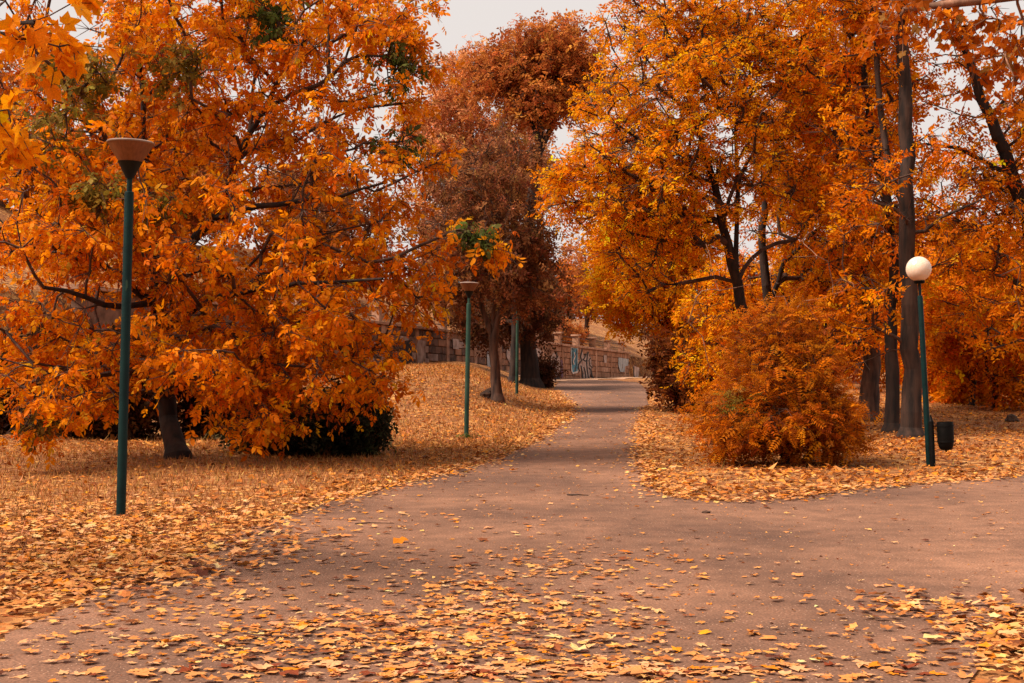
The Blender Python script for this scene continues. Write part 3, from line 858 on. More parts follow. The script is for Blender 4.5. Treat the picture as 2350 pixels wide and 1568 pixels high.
# older whitewashed and dark patches further left
graf([[(235, 320), (300, 330), (300, 480), (330, 490), (325, 590), (230, 540), (215, 400)]], PP, .068, zp2)
graf([[(105, 330), (180, 320), (175, 500), (150, 570), (100, 540)]], PK, .068, zp2)
graf([[(540, 310), (600, 315), (595, 405), (545, 400)]], PP, .068, zp2)
graf([[(845, 420), (870, 425), (880, 590), (850, 590)]], PG, .066, zp2)
graf([[(1022, 400), (1100, 390), (1100, 510), (1050, 530), (1020, 470)]], PP, .066, zp2)
graf([[(1250, 400), (1300, 390), (1330, 420), (1310, 500), (1270, 580)]], PP, .066, zp2)

# ------------------------------------------------------------------ left tree
Y1 = 25.0
b1 = ground_hit(408, 1052)
ctr = W(480, 420, 24.5)
trk = [(b1[0], b1[1], b1[2], .19)] + poly_w([(385, 960, .165), (370, 860, .155), (368, 760, .145), (362, 640, .13), (352, 540, .10), (335, 450, .075), (330, 300, .05), (320, 120, .03)], 24.8, -.4)
limb2 = poly_w([(362, 640, .10), (430, 570, .085), (490, 500, .075), (540, 380, .06), (610, 250, .045), (700, 90, .03)], 24.6, -.8)
limb3 = poly_w([(368, 720, .08), (280, 640, .06), (160, 560, .045), (40, 430, .03)], 24.6, -2.0)
limb4 = poly_w([(490, 500, .06), (640, 470, .045), (760, 460, .032), (880, 420, .022)], 24.2, -1.4)
limb5 = poly_w([(366, 760, .06), (500, 680, .045), (680, 650, .034), (880, 640, .02)], 24.4, -2.4)
limb6 = poly_w([(366, 700, .06), (240, 700, .045), (100, 660, .03)], 24.4, -2.6)
ellsL = [E(330, 110, 24.5, 380, 330, 3.3, 1.1), E(720, 180, 24.5, 270, 300, 2.8, 1.0), E(250, 560, 24, 460, 300, 3.8), E(700, 560, 24, 320, 260, 3.4),
         E(860, 640, 23.5, 150, 110, 1.8), E(150, 830, 23, 260, 140, 2.6, 1.4), E(620, 800, 23, 310, 140, 2.6, 1.5), E(580, 915, 22.6, 200, 75, 1.3, 2.4), E(790, 830, 23, 110, 90, 1.4, 1.6),
         E(1000, 390, 24, 130, 50, 1.0, 1.6), E(900, 70, 25, 95, 130, 1.4, 1.7), E(980, 20, 25, 45, 60, .8, 1.8), E(780, 20, 25, 160, 120, 2.0), E(160, 930, 22, 170, 60, 1.0, 2.2), E(935, 590, 23, 70, 60, .9, 1.2)]
gspots = [(W(905, 165, 24), .52, GREEN), (W(925, 325, 24), .42, GREEN), (W(1092, 540, 23), .30, GREEN), (W(240, 430, 22), .48, OLIVE),
          (W(620, 45, 23), .45, GREEN), (W(200, 200, 22.4), .85, OLIVE), (W(410, 160, 22.5), .5, OLIVE), (W(130, 290, 22), .6, OLIVE), (W(360, 465, 22), .3, OLIVE), (W(80, 960, 21.8), .35, OLIVE)]
gt_ = []
for gp, gr, _ in gspots:
    gt_.append(gp + rng.normal(0, gr * .5, (7, 3)) * np.array((1, .3, .7)))
make_tree('broadleaf_tree', 'big spreading orange tree with low drooping leaves and a dark leaning trunk', [trk, limb2, limb3, limb4, limb5, limb6], ellsL, 720,
          COMP, ORANGE, .178, per=8, nleaf=4, spread=.5, droop=.55, upn=.5, n_single=300, green=gspots, extra_tips=np.vstack(gt_), rt=.0115, step=.45, shell=.5, twig_r=.008, flat=.25, bare=.08)

# near maple outside the left edge, its branch ends hang into the picture
mx_, my_ = -6.6, 10.4
mz = float(hgt(mx_, my_))
trm = [(mx_, my_, mz, .17), (mx_ + .05, my_, 1.6, .15), (mx_ + .1, my_ - .05, 3.2, .13), (mx_ + .25, my_, 5.0, .09), (mx_ + .3, my_, 6.8, .05)]
lm1 = [(mx_ + .12, my_, 3.4, .07), (-5.4, 10.3, 4.0, .05), (-4.4, 10.2, 4.15, .035), (-3.4, 10.1, 4.05, .018)]
lm2 = [(mx_ + .1, my_, 2.9, .06), (-5.4, 10.1, 3.2, .04), (-4.2, 9.9, 3.35, .02)]
em = [((-5.6, 10.3, 5.4), (1.9, 1.7, 1.7), 1), ((-6.6, 10.6, 4.0), (1.7, 1.6, 1.0), 1), (W(55, 80, 10.2), (.42, .35, .26), 10), (W(150, 25, 10.2), (.25, .3, .12), 8), (W(35, 320, 9.9), (.22, .3, .24), 14), (W(-60, 200, 10), (.4, .4, .5), 4)]
make_tree('maple_tree', 'bright orange maple boughs with large leaves reaching in beside the lamp head', [trm, lm1, lm2], em, 190, MAPLE_HANG, [(5, (.82, .27, .003)), (3, (.76, .22, .003)), (2, (.84, .33, .004))],
          .17, per=3, nleaf=3, spread=.28, droop=.55, upn=.35, n_single=220, rt=.006, step=.3, parts=('trunk', 'branches', 'crown'))

# ------------------------------------------------------------------ dark shrub under the left tree
def make_shrub(name, label, base, ells, ntips, templ, pal, size, nstem=9, per=4, nleaf=3, spread=.3, droop=.3, upn=.7, rs=.02, bark='twig', **kw):
    zb = base[2]
    c = np.mean([e[0] for e in ells], axis=0)
    trunks = []
    for k in range(nstem):
        a = 2 * math.pi * k / nstem + rng.normal(0, .3)
        R = ells[0][1]
        e = np.array(base) + np.array((math.cos(a) * R[0] * .5, math.sin(a) * R[1] * .5, R[2] * rng.uniform(.5, 1.1)))
        m = np.array(base) + (e - base) * np.array((.3, .3, .55))
        b = np.array(base) + np.array((math.cos(a) * .06, math.sin(a) * .06, 0))
        if k == 0: trunks.append([(b[0], b[1], zb, rs), (*m, rs * .8), (*e, rs * .4)])
        else: trunks.append([(base[0], base[1], zb + .05, rs), (*m, rs * .8), (*e, rs * .4)])
    return make_tree(name, label, trunks, ells, ntips, templ, pal, size, per=per, nleaf=nleaf, spread=spread, droop=droop, upn=upn, bark=bark,
                     cat='shrub', parts=('stems', 'branches', 'foliage'), rt=.005, pw=.4, step=.22, alpha=.12, down_pen=.1, twig_r=.003, **kw)
bs = ground_hit(715, 1040)
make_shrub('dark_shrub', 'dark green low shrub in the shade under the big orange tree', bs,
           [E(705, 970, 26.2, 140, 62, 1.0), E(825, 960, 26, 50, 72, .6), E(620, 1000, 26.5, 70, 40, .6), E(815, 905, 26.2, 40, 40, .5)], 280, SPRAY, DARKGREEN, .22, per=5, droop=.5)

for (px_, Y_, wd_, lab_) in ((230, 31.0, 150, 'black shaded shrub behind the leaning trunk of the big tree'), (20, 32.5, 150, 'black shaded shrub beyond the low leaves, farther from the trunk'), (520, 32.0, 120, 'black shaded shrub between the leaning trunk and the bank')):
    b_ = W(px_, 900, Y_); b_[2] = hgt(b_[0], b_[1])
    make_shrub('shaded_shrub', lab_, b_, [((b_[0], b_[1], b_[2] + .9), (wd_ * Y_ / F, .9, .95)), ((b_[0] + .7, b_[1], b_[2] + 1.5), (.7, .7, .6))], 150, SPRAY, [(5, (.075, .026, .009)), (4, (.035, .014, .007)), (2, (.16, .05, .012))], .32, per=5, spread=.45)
# ------------------------------------------------------------------ round bush by the path, right
bb = ground_hit(1800, 1068)
YB = bb[1]
BUSH = [(5, (.54, .150, .004)), (4, (.43, .108, .004)), (2, (.64, .20, .005)), (3, (.28, .060, .004))]
make_shrub('round_bush', 'big rounded orange bush with feathery leaves beside the path fork', bb,
           [E(1785, 890, YB + .3, 130, 130, 1.1), E(1785, 950, YB, 165, 72, 1.15), E(1690, 985, YB - .3, 70, 45, .7), E(1880, 995, YB, 75, 40, .7), E(1795, 790, YB + .2, 75, 80, .7, 1.2), E(1835, 730, YB + .2, 30, 45, .35), E(1730, 770, YB + .2, 30, 40, .35)],
           860, FROND, BUSH, .22, nstem=18, per=4, nleaf=2, spread=.4, droop=.08, upn=1.0, flat=.25, outb=1.5, rs=.026, bare=.05,
           green=[(W(1690, 925, YB - .6), .25, OLIVE)])
# bare pale saplings behind it
ps = np.array(W(1845, 960, 26.5)); ps[2] = hgt(ps[0], ps[1])
def bare_sapling(name, label, base, tops, r0=.016, seed=3):
    root = empty(name, tuple(base), label, 'sapling')
    tips = np.array(tops)
    tr = [(base[0], base[1], base[2] - .1, r0), (base[0], base[1], base[2] + .6, r0), (*(np.array(base) * .75 + tips.mean(0) * .25), r0 * .85)]
    A, par, r_, ntr, tn = grow([tr], tips, step=.22, alpha=.05, rt=.0042, pw=.4, wob=.05, arch=.3, down_pen=.2)
    V1, F1 = tubes(A, par, r_, np.arange(1, ntr), 7); link('stem', np_mesh('stem', V1, F1, smooth=True), root, M['bark_pale'])
    V2, F2 = tubes(A, par, r_, np.arange(ntr, len(A)), 5); link('twigs', np_mesh('twigs', V2, F2, smooth=True), root, M['bark_pale'])
    return root
tp = [W(1860, 480, 26.2), W(1880, 520, 26.4), W(1845, 560, 26.3), W(1770, 600, 26.6), W(1900, 600, 26), W(1930, 640, 26.5), W(1800, 680, 26.4), W(1700, 640, 26.2), W(1850, 540, 26.8), W(1960, 660, 26.2), W(1820, 590, 26.0), W(1745, 690, 26.6)]
bare_sapling('bare_sapling', 'bare pale thin stems rising behind the rounded orange bush', ps, tp)
ps2 = np.array(W(1700, 960, 25.5)); ps2[2] = hgt(ps2[0], ps2[1])
tp2 = [W(1610, 590, 25.2), W(1640, 640, 25.4), W(1690, 660, 25.5), W(1600, 680, 25), W(1740, 650, 25.6), W(1620, 560, 25.7), W(1580, 740, 25.3), W(1725, 590, 25.5)]
bare_sapling('bare_sapling', 'bare pale twigs bent towards the path left of the rounded bush', ps2, tp2, .013)

# ------------------------------------------------------------------ right-hand trees
def trunk_from(px, py, pts, dY=0.0, r0=.2):
    b = ground_hit(px, py)
    return b, [(b[0], b[1], b[2], r0)] + poly_w(pts, b[1], dY)
# golden tree leaning to the path
b, tr = trunk_from(1772, 985, [(1735, 830, .155), (1700, 700, .135), (1670, 560, .11), (1640, 420, .085), (1600, 290, .055), (1560, 150, .032), (1500, 20, .014)], -1.5, .2)
YR = b[1]
l2 = poly_w([(1690, 650, .065), (1692, 480, .055), (1690, 330, .042), (1690, 180, .03), (1720, 20, .025)], YR - .5, 0)
l3 = poly_w([(1650, 440, .06), (1520, 350, .045), (1420, 290, .03), (1330, 250, .016)], YR - 1, -1)
l4 = poly_w([(1610, 300, .045), (1520, 180, .028), (1450, 90, .014), (1405, 20, .007)], YR - 1, -.5)
make_tree('golden_tree', 'golden orange tree arching over the path from a dark leaning trunk', [tr, l2, l3, l4],
          [E(1600, 40, YR, 220, 150, 2.4, .9), E(1570, 290, YR - 1, 250, 240, 2.6), E(1420, 420, YR - 2, 170, 130, 1.8, 1.2), E(1500, 570, YR - .5, 130, 150, 1.6), E(1720, 110, YR + .5, 210, 170, 2.2, .6), E(1330, 400, YR - 2, 80, 50, .8, 2), E(1800, 380, YR + 1.8, 150, 200, 1.4, .6)], 640,
          SPRAY, GOLD, .20, per=8, nleaf=3, spread=.5, droop=.35, upn=.55, flat=.35, rt=.017, twig_r=.014, bare=.14)
# second trunk behind the bush
b, tr = trunk_from(1835, 965, [(1800, 800, .14), (1765, 700, .125), (1748, 560, .105), (1752, 450, .085), (1790, 300, .06), (1840, 130, .05), (1870, 0, .03)], 0, .2)
YR2 = b[1]
make_tree('slender_tree', 'deep orange tree with an upright dark trunk behind the rounded bush', [tr, poly_w([(1765, 700, .09), (1800, 600, .06), (1900, 500, .04), (1960, 440, .02)], YR2, -1)],
          [E(1850, 230, YR2 + .6, 170, 250, 2.0), E(1910, 560, YR2 + .3, 120, 150, 1.5), E(1800, 640, YR2 + 1.8, 150, 100, 1.2, .7)], 280, SPRAY, GOLD, .22, per=7, nleaf=3, spread=.5, droop=.35, upn=.55, flat=.35, rt=.016, twig_r=.013, bare=.17)
# yellow tree at the path edge, further back
b, tr = trunk_from(1560, 935, [(1550, 830, .15), (1530, 720, .12), (1500, 620, .09), (1480, 540, .05)], 0, .17)
YY = b[1]
make_tree('yellow_tree', 'bright yellow orange leafy tree leaning over the far path edge', [tr], [E(1440, 655, YY - 1, 95, 95, 1.6), E(1510, 560, YY, 140, 120, 2), E(1575, 690, YY, 115, 100, 1.8), E(1430, 540, YY - .5, 70, 70, 1.2)], 330,
          SPRAY, tune(GOLD, 1.0, 1.18, 1.0), .28, per=8, nleaf=3, spread=.55, droop=.5, upn=.6, rt=.010)
bq = ground_hit(1580, 948)
make_shrub('brown_bush', 'dark brown thicket bush at the path edge left of the rounded bush', bq, [E(1585, 880, bq[1] + .3, 75, 80, 1.2), E(1545, 830, bq[1] + .5, 50, 50, .9), E(1640, 850, bq[1] + 1, 70, 90, 1.2)], 240,
           SPRAY, [(4, (.20, .055, .012)), (4, (.12, .03, .009)), (2, (.30, .085, .014))], .3, per=5, spread=.4)
# the tall trunks by the globe lamp
b, tr = trunk_from(2090, 1003, [(2092, 900, .21), (2088, 700, .19), (2080, 480, .17), (2078, 300, .155), (2070, 100, .13), (2066, -100, .09), (2070, -300, .05)], 0, .235)
YT = b[1]
make_tree('tall_tree', 'tall straight rough-barked tree right behind the globe lamp', [tr, poly_w([(2080, 480, .09), (2040, 400, .08), (2020, 250, .07), (2010, 100, .05), (1990, -80, .03)], YT, .4), poly_w([(2090, 560, .05), (2160, 500, .035), (2250, 460, .02)], YT, -1)],
          [E(2060, -120, YT, 260, 180, 2.6), E(2010, 380, YT, 130, 300, 2.0, .5), E(2190, 560, YT, 100, 140, 1.4, .5), E(1990, 740, YT - .4, 90, 130, 1.2, .6)], 230,
          SPRAY, ORANGE, .25, per=6, nleaf=3, spread=.5, droop=.35, upn=.55, flat=.3, bark='bark_dark', rt=.014, twig_r=.011, bare=.15)
b, tr = trunk_from(2047, 992, [(2050, 900, .16), (2046, 760, .145), (2052, 600, .12), (2030, 440, .12), (1995, 280, .09), (1985, 100, .06), (1980, -60, .04)], 0, .18)
make_tree('dark_tree', 'dark smooth trunk standing just left of the tall rough-barked tree', [tr], [E(1960, 150, b[1] + .5, 180, 210, 2.2), E(1985, 560, b[1] + .3, 130, 190, 1.6, .7)], 150,
          SPRAY, ORANGE, .24, per=7, nleaf=3, spread=.5, droop=.35, upn=.55, flat=.35, rt=.016, twig_r=.013, bare=.17)
b, tr = trunk_from(1992, 966, [(1996, 880, .25), (2000, 760, .21), (1990, 600, .18), (1985, 400, .15), (1960, 200, .10), (1950, 0, .06)], 0, .29)
make_tree('old_tree', 'old thick trunk with a flared rough base set back behind the two trunks', [tr], [E(1930, 350, b[1] + 1, 200, 330, 3.2), E(1900, 690, b[1], 140, 110, 2.0)], 260,
          SPRAY, ORANGE, .26, per=7, nleaf=3, spread=.6, droop=.3, upn=.6, flat=.3, bark='bark_mid', rt=.014, twig_r=.011, bare=.2)
# leaning tree at the far right
bR = np.array(W(2440, 990, 33)); zR = float(hgt(bR[0], bR[1]))
tr = [(bR[0], bR[1], zR, .24)] + poly_w([(2420, 800, .21), (2370, 560, .18), (2320, 400, .16), (2275, 270, .13), (2235, 170, .10), (2190, 50, .06), (2150, -80, .03)], 33, 0)
make_tree('leaning_tree', 'orange tree leaning left with open branches against the white sky', [tr, poly_w([(2320, 400, .06), (2200, 340, .045), (2120, 330, .03), (2080, 345, .015)], 33, -1), poly_w([(2275, 270, .05), (2330, 190, .035), (2345, 60, .02)], 33, 0)],
          [E(2250, 470, 33, 170, 130, 2.2), E(2240, 150, 33, 140, 170, 2.0, .35), E(2380, 330, 33, 140, 260, 2.4), E(2300, 680, 33, 170, 130, 2.4, .8)], 230, SPRAY, ORANGE, .25, per=5, nleaf=3, spread=.5, droop=.35, upn=.55, flat=.3, rt=.014, twig_r=.011, bare=.3)
# understorey thicket at the right
b, tr = trunk_from(2284, 938, [(2284, 880, .10), (2290, 800, .08), (2300, 700, .05)], 0, .12)
Yu = b[1]
make_tree('small_tree', 'small many-stemmed orange tree on the rise right of the globe lamp', [tr, poly_w([(2284, 900, .07), (2262, 820, .05), (2240, 740, .03)], Yu), poly_w([(2284, 900, .07), (2320, 830, .05), (2350, 760, .03)], Yu)],
          [E(2280, 730, Yu, 160, 110, 2.4), E(2340, 860, Yu - 1, 90, 70, 1.4), E(2180, 740, Yu, 80, 120, 1.6)], 240, SPRAY, ORANGE, .30, per=7, nleaf=3, spread=.6, droop=.35, upn=.8, bark='bark_mid', rt=.011)
bq = ground_hit(2205, 926)
make_shrub('low_shrub', 'low orange leafy shrub at the foot of the small many-stemmed tree', bq, [E(2205, 870, bq[1], 75, 55, 1.4), E(2170, 820, bq[1] + 1, 70, 70, 1.4)], 190, SPRAY, ORANGE, .36, per=5, spread=.45)

for (px_, py_, Y_, tops_, lab_, pal_) in ((1690, 930, 41.0, [E(1680, 690, 41, 110, 120, 1.6), E(1760, 800, 40.5, 120, 80, 1.4), E(1640, 830, 41, 80, 70, 1.3)], 'thin-stemmed orange thicket tree between the yellow tree and the rounded bush', GOLD),
                                      (1900, 940, 43.0, [E(1870, 650, 43, 130, 150, 1.8), E(1930, 800, 43, 110, 80, 1.6), E(1830, 470, 43.5, 120, 120, 1.8)], 'thin-stemmed orange thicket tree behind the upright dark trunk', ORANGE),
                                      (2230, 945, 47.0, [E(2200, 640, 47, 130, 150, 1.8), E(2290, 560, 47, 130, 120, 1.8), E(2160, 420, 47, 90, 110, 1.6, .6), E(2330, 380, 47, 70, 110, 1.6, .6)], 'taller open orange tree behind the low shrub on the rise', ORANGE)):
    bx_ = W(px_, 900, Y_); zb_ = float(hgt(bx_[0], bx_[1]))
    st_ = [[(bx_[0], bx_[1], zb_, .09), (bx_[0] + .1, bx_[1], zb_ + 1.6, .07), (*(tops_[0][0]), .025)]]
    for e_ in tops_[1:]:
        st_.append([(bx_[0], bx_[1], zb_ + .3, .06), (*(np.array((bx_[0], bx_[1], zb_ + .3)) * .6 + np.array(e_[0]) * .4 + np.array((0, 0, .2))), .045), (*e_[0], .02)])
    make_tree('thicket_tree', lab_, st_, tops_, 165, SPRAY, pal_, .27, per=7, nleaf=3, spread=.55, droop=.4, upn=.5, flat=.25, rt=.013, twig_r=.012, bare=.25)
# maple outside the right edge with a long pale limb across the top corner
mx2, my2 = 8.6, 11.2
mz2 = float(hgt(mx2, my2))
trm = [(mx2, my2, mz2, .2), (mx2 - .1, my2 + .1, 2.0, .18), (mx2 - .25, my2 + .3, 4.0, .16), (mx2 - .4, my2 + .4, 6.2, .10), (mx2 - .4, my2 + .5, 8.0, .05)]
lmA = [(mx2 - .3, my2 + .3, 4.6, .08), (7.0, 12.6, 5.2, .065), (5.6, 13.6, 5.22, .05), (*W(2250, 2, 14), .042), (*W(2160, 12, 14), .038), (*W(2075, 22, 14), .028)]
em = [((7.0, 12.2, 6.4), (2.0, 1.8, 1.4), 1), (W(2300, 130, 14), (.32, .5, .42), 6), (W(2200, 60, 14), (.5, .5, .16), 8), (W(2330, 230, 13.8), (.18, .4, .25), 8), (W(2060, 40, 14), (.4, .5, .22), 5), (W(2350, 20, 14), (.4, .5, .3), 3)]
make_tree('maple_tree', 'rust orange maple with a long pale limb stretched above the leaning tree', [trm, lmA], em, 190, MAPLE_HANG, [(5, (.54, .125, .005)), (4, (.44, .09, .004)), (2, (.62, .17, .006)), (.6, (.30, .14, .03))],
          .13, per=4, nleaf=3, spread=.3, droop=.7, upn=.3, n_single=220, rt=.006, step=.3, bark='bark_pale')

# ------------------------------------------------------------------ trees in the middle distance
b, tr = trunk_from(1142, 922, [(1136, 840, .15), (1133, 775, .14), (1140, 735, .08), (1158, 690, .06), (1185, 630, .045), (1205, 560, .03)], 0, .17)
YS = b[1]
make_tree('forked_tree', 'slim forked tree with sparse dry brown leaves on the bank behind the lamp post', [tr, poly_w([(1134, 800, .10), (1118, 740, .085), (1100, 680, .065), (1085, 600, .045), (1060, 480, .025)], YS), poly_w([(1134, 780, .07), (1135, 690, .05), (1140, 560, .03), (1120, 420, .018)], YS)],
          [E(1090, 520, YS, 150, 170, 2.4), E(1180, 600, YS, 110, 110, 1.8), E(1040, 660, YS, 90, 80, 1.5), E(1150, 380, YS, 110, 120, 1.6, .7)], 330, SPRAY, BROWN, .26, per=6, nleaf=3, spread=.6, droop=1.0, upn=.2, bark='bark_mid', rt=.011, bare=.2, twig_r=.010)
b, tr = trunk_from(1218, 886, [(1212, 800, .36), (1210, 720, .33), (1208, 600, .28), (1215, 480, .24), (1235, 360, .20), (1240, 270, .15), (1220, 180, .09)], 0, .46)
YD = b[1]
make_tree('rust_tree', 'tall rust brown tree with a domed crown and thick black trunk by the path', [tr, poly_w([(1235, 360, .14), (1270, 270, .11), (1310, 190, .07)], YD), poly_w([(1238, 320, .12), (1190, 230, .09), (1130, 170, .06)], YD, 1)],
          [E(1260, 130, YD, 120, 80, 2.4, 1.3), E(1160, 170, YD + 1, 110, 70, 2.2, 1.2), E(1330, 190, YD, 80, 60, 1.8, 1.2), E(1230, 225, YD, 140, 50, 2.2)], 360, SPRAY, RUST, .37, per=8, nleaf=3, spread=.75, droop=.4, upn=.6, rt=.016, step=.7, bare=.12, shell=.6)
bq = np.array((*b[:2], b[2]))
dk = ground_hit(1250, 890)
dk2 = trunk_from(1176, 880, [(1180, 800, .15), (1182, 720, .12), (1180, 640, .08), (1190, 560, .05)], 0, .17)
make_tree('dry_tree', 'dark brown dense dry-leaved tree around the black trunk', [dk2[1]], [E(1200, 680, YD - 2, 95, 95, 2.2), E(1130, 720, YD, 110, 60, 2.0), E(1190, 570, YD, 65, 75, 1.6)], 230, SPRAY,
          [(5, (.12, .043, .018)), (4, (.07, .025, .011)), (2, (.20, .075, .03))], .36, per=6, nleaf=3, spread=.65, droop=.7, upn=.3, rt=.012)
make_shrub('trunk_shrub', 'small dark twiggy shrub at the foot of the thick black trunk', dk, [E(1248, 855, dk[1] + .2, 26, 34, .6)], 50, SPRAY, [(4, (.08, .028, .012)), (3, (.14, .05, .02))], .3, per=4, spread=.35)
bt = (-1.9, 72.0); zt = float(hgt(*bt))
tr = [(bt[0], bt[1], zt, .36)] + poly_w([(1092, 600, .3), (1085, 450, .24), (1080, 320, .17), (1070, 200, .10)], 72)
make_tree('tan_tree', 'tall pale tan tree with hanging dry leaves left of the rust domed crown', [tr, poly_w([(1085, 450, .15), (1000, 330, .10), (960, 220, .05)], 72), poly_w([(1085, 430, .14), (1150, 330, .09), (1190, 250, .05)], 72)],
          [E(1075, 190, 72, 85, 100, 2.2), E(1020, 300, 72, 100, 110, 2.6), E(1130, 380, 72, 110, 110, 2.6), E(1060, 480, 72, 120, 120, 2.8), E(1215, 400, 72, 70, 90, 2.0), E(1180, 290, 72, 60, 60, 1.8)], 350, SPRAY, TAN, .42, per=8, nleaf=3, spread=.85, droop=1.1, upn=.2, rt=.013, step=.7, bark='bark_mid')
# trees on the slope above the wall
for (x, y, hh, pal, lab, rr) in ((-2.2, 92, 8.5, BROWN, 'brown tree on the slope above the graffiti wall', 2.6), (5.4, 104, 8.0, RUST, 'rust tree on the slope above the pale end of the wall', 3.0), (10.5, 104, 9, BROWN, 'far brown tree where the wall ends behind the yellow tree', 3.2),
                                 (-9.5, 68, 8.0, BROWN, 'brown tree above the wall behind the forked tree', 3.2), (2.4, 108, 5.0, ORANGE_DEEP, 'low orange tree above the blue graffiti', 2.4), (4.0, 113, 6.0, BROWN, 'low brown tree behind the rust tree above the wall', 2.4), (-.6, 98, 5.0, RUST, 'low rust tree above the wall beside the black trunk', 2.4)):
    z = float(hgt(x, y)); 
    make_tree('slope_tree', lab, [[(x, y, z, .2), (x + .1, y, z + hh * .35, .16), (x - .1, y, z + hh * .8, .06)]],
              [((x, y, z + hh * .62), (rr, rr, hh * .36)), ((x + rr * .5, y - .5, z + hh * .4), (rr * .7, rr * .7, hh * .25))], 75, SPRAY, pal, .5, per=6, nleaf=3, spread=.85, droop=.6, upn=.4, rt=.014, step=.8, bark='bark_mid')
for (t_, s_, hh_, pal_, lab_) in ((-7.0, -2.2, 1.3, RUST, 'rust coloured scrub above the pale painted end of the wall'), (-1.5, -2.4, 1.2, BROWN, 'brown scrub above the black graffiti letters'), (3.5, -2.4, 1.5, RUST, 'rust coloured scrub above the wall nearest the black trunk'), (-4.3, -4.5, 2.0, ORANGE_DEEP, 'taller orange scrub higher on the slope above the wall')):
    p_ = WP - WU * t_ + WN * s_; z_ = float(hgt(p_[0], p_[1]))
    make_shrub('slope_scrub', lab_, np.array((p_[0], p_[1], z_)), [((p_[0], p_[1], z_ + hh_ * .55), (1.7, 1.6, hh_ * .55))], 60, SPRAY, pal_, .4, per=4, spread=.5)
# background wood either side: one tree of each kind, then copies
def copy_tree(o, loc, rz, s):
    c = o.copy(); col.objects.link(c); c.location = loc; c.rotation_euler = (0, 0, rz); c.scale = (s, s, s)
    for ch in o.children:
        d = ch.copy(); col.objects.link(d); d.parent = c; d.matrix_parent_inverse = ch.matrix_parent_inverse.copy()
    return c
proto = []
for (pal, lab, x, y, hh, rr) in ((ORANGE, 'deep orange background tree beyond the lawn', 17.5, 58, 7.5, 2.8), (RUST, 'rust brown background tree beyond the lawn', -15, 62, 7.5, 3.0)):
    z = float(hgt(x, y))
    proto.append(make_tree('background_tree', lab, [[(x, y, z, .22), (x + .2, y, z + hh * .3, .18), (x - .1, y, z + hh * .85, .06)]],
              [((x, y, z + hh * .6), (rr, rr, hh * .4)), ((x + 1, y - .8, z + hh * .3), (rr * .8, rr * .8, hh * .22)), ((x - 1.2, y - .5, z + hh * .25), (rr * .8, rr * .8, hh * .2))], 180, SPRAY, pal, .5, per=6, nleaf=3, spread=.85, droop=.5, upn=.5, rt=.014, step=.8, bark='bark_mid', group='deep orange trees beyond the lawn' if pal is ORANGE else 'rust brown trees beyond the lawn'))
for k, (pi, x, y, s) in enumerate(((0, 13.2, 63, .72), (0, 22.5, 60, .95), (0, 27, 66, 1.05), (0, 20, 72, 1.1), (0, 15.5, 76, .9), (1, 11.2, 70, .7), (1, 25, 78, 1.1), (0, 32, 70, 1.1),
                                   (1, -21, 58, .9), (1, -27, 62, 1.0), (1, -18, 74, 1.05), (1, -33, 66, 1.0), (1, -12, 84, .9), (0, -24, 78, .9))):
    copy_tree(proto[pi], (x, y, float(hgt(x, y))), k * 1.3, s)

# ------------------------------------------------------------------ ground cover: grass, leaves
def ground_normal(X, Y):
    e = .15
    return norm(np.stack([-(hgt(X + e, Y) - hgt(X - e, Y)) / (2 * e), -(hgt(X, Y + e) - hgt(X, Y - e)) / (2 * e), np.ones_like(X)], -1))
FALL = [(6, (.76, .315, .092)), (5, (.66, .25, .060)), (4, (.78, .37, .155)), (1.5, (.72, .22, .010)), (3, (.46, .165, .04)), (2.0, (.26, .08, .025)), (1.2, (.12, .034, .016))]
FALL_LAWN = [(5, (.62, .23, .040)), (5, (.48, .16, .026)), (2.5, (.72, .31, .085)), (4, (.32, .098, .02)), (3, (.18, .05, .013)), (1, (.62, .20, .012))]
FALL_SHADE = [(5, (.40, .17, .08)), (4, (.28, .10, .04)), (3, (.50, .26, .14)), (4, (.16, .05, .02))]
FT = [t_maple(c, 70 + k) for k, c in enumerate((.05, .12, -.10, .20, -.16, .03, .42))]
FS = [t_small(.12, -.15, .36), t_small(-.1, .15, .4), t_small(.2, .1, .32)]
FM = [t_maple(c, 90 + k, False, True) for k, c in enumerate((.12, -.14, .28))]

def lay(X, Y, size, lift, pal, templ, name, tilt=.22, path=False):
    n_ = len(X)
    Z = hgt(X, Y) + (.014 if path else 0)
    nn = norm(ground_normal(X, Y) + rng.normal(0, tilt, (n_, 3)) * np.array((1, 1, .2)))
    a = rng.uniform(0, 2 * math.pi, n_)
    d = np.stack([np.cos(a), np.sin(a), np.zeros(n_)], -1); d = norm(d - nn * np.sum(d * nn, 1, keepdims=True))
    s = size * np.exp(rng.normal(0, .28, n_))
    pos = np.stack([X, Y, Z + lift + s * .05 + rng.random(n_) * lift], -1)
    return scatter(templ, pos, d, nn, s, np.clip(pick(pal, n_, .2, .28), 0, .74) * np.array((.88, .84, .86)))
def samp(n_, x0, x1, y0, y1, p=1.0):
    X = rng.uniform(x0, x1, n_); Y = y0 + (y1 - y0) * rng.random(n_) ** p
    return X, Y
def view(X, Y, m=.375): return (np.abs(X) < m * Y + 1.0)
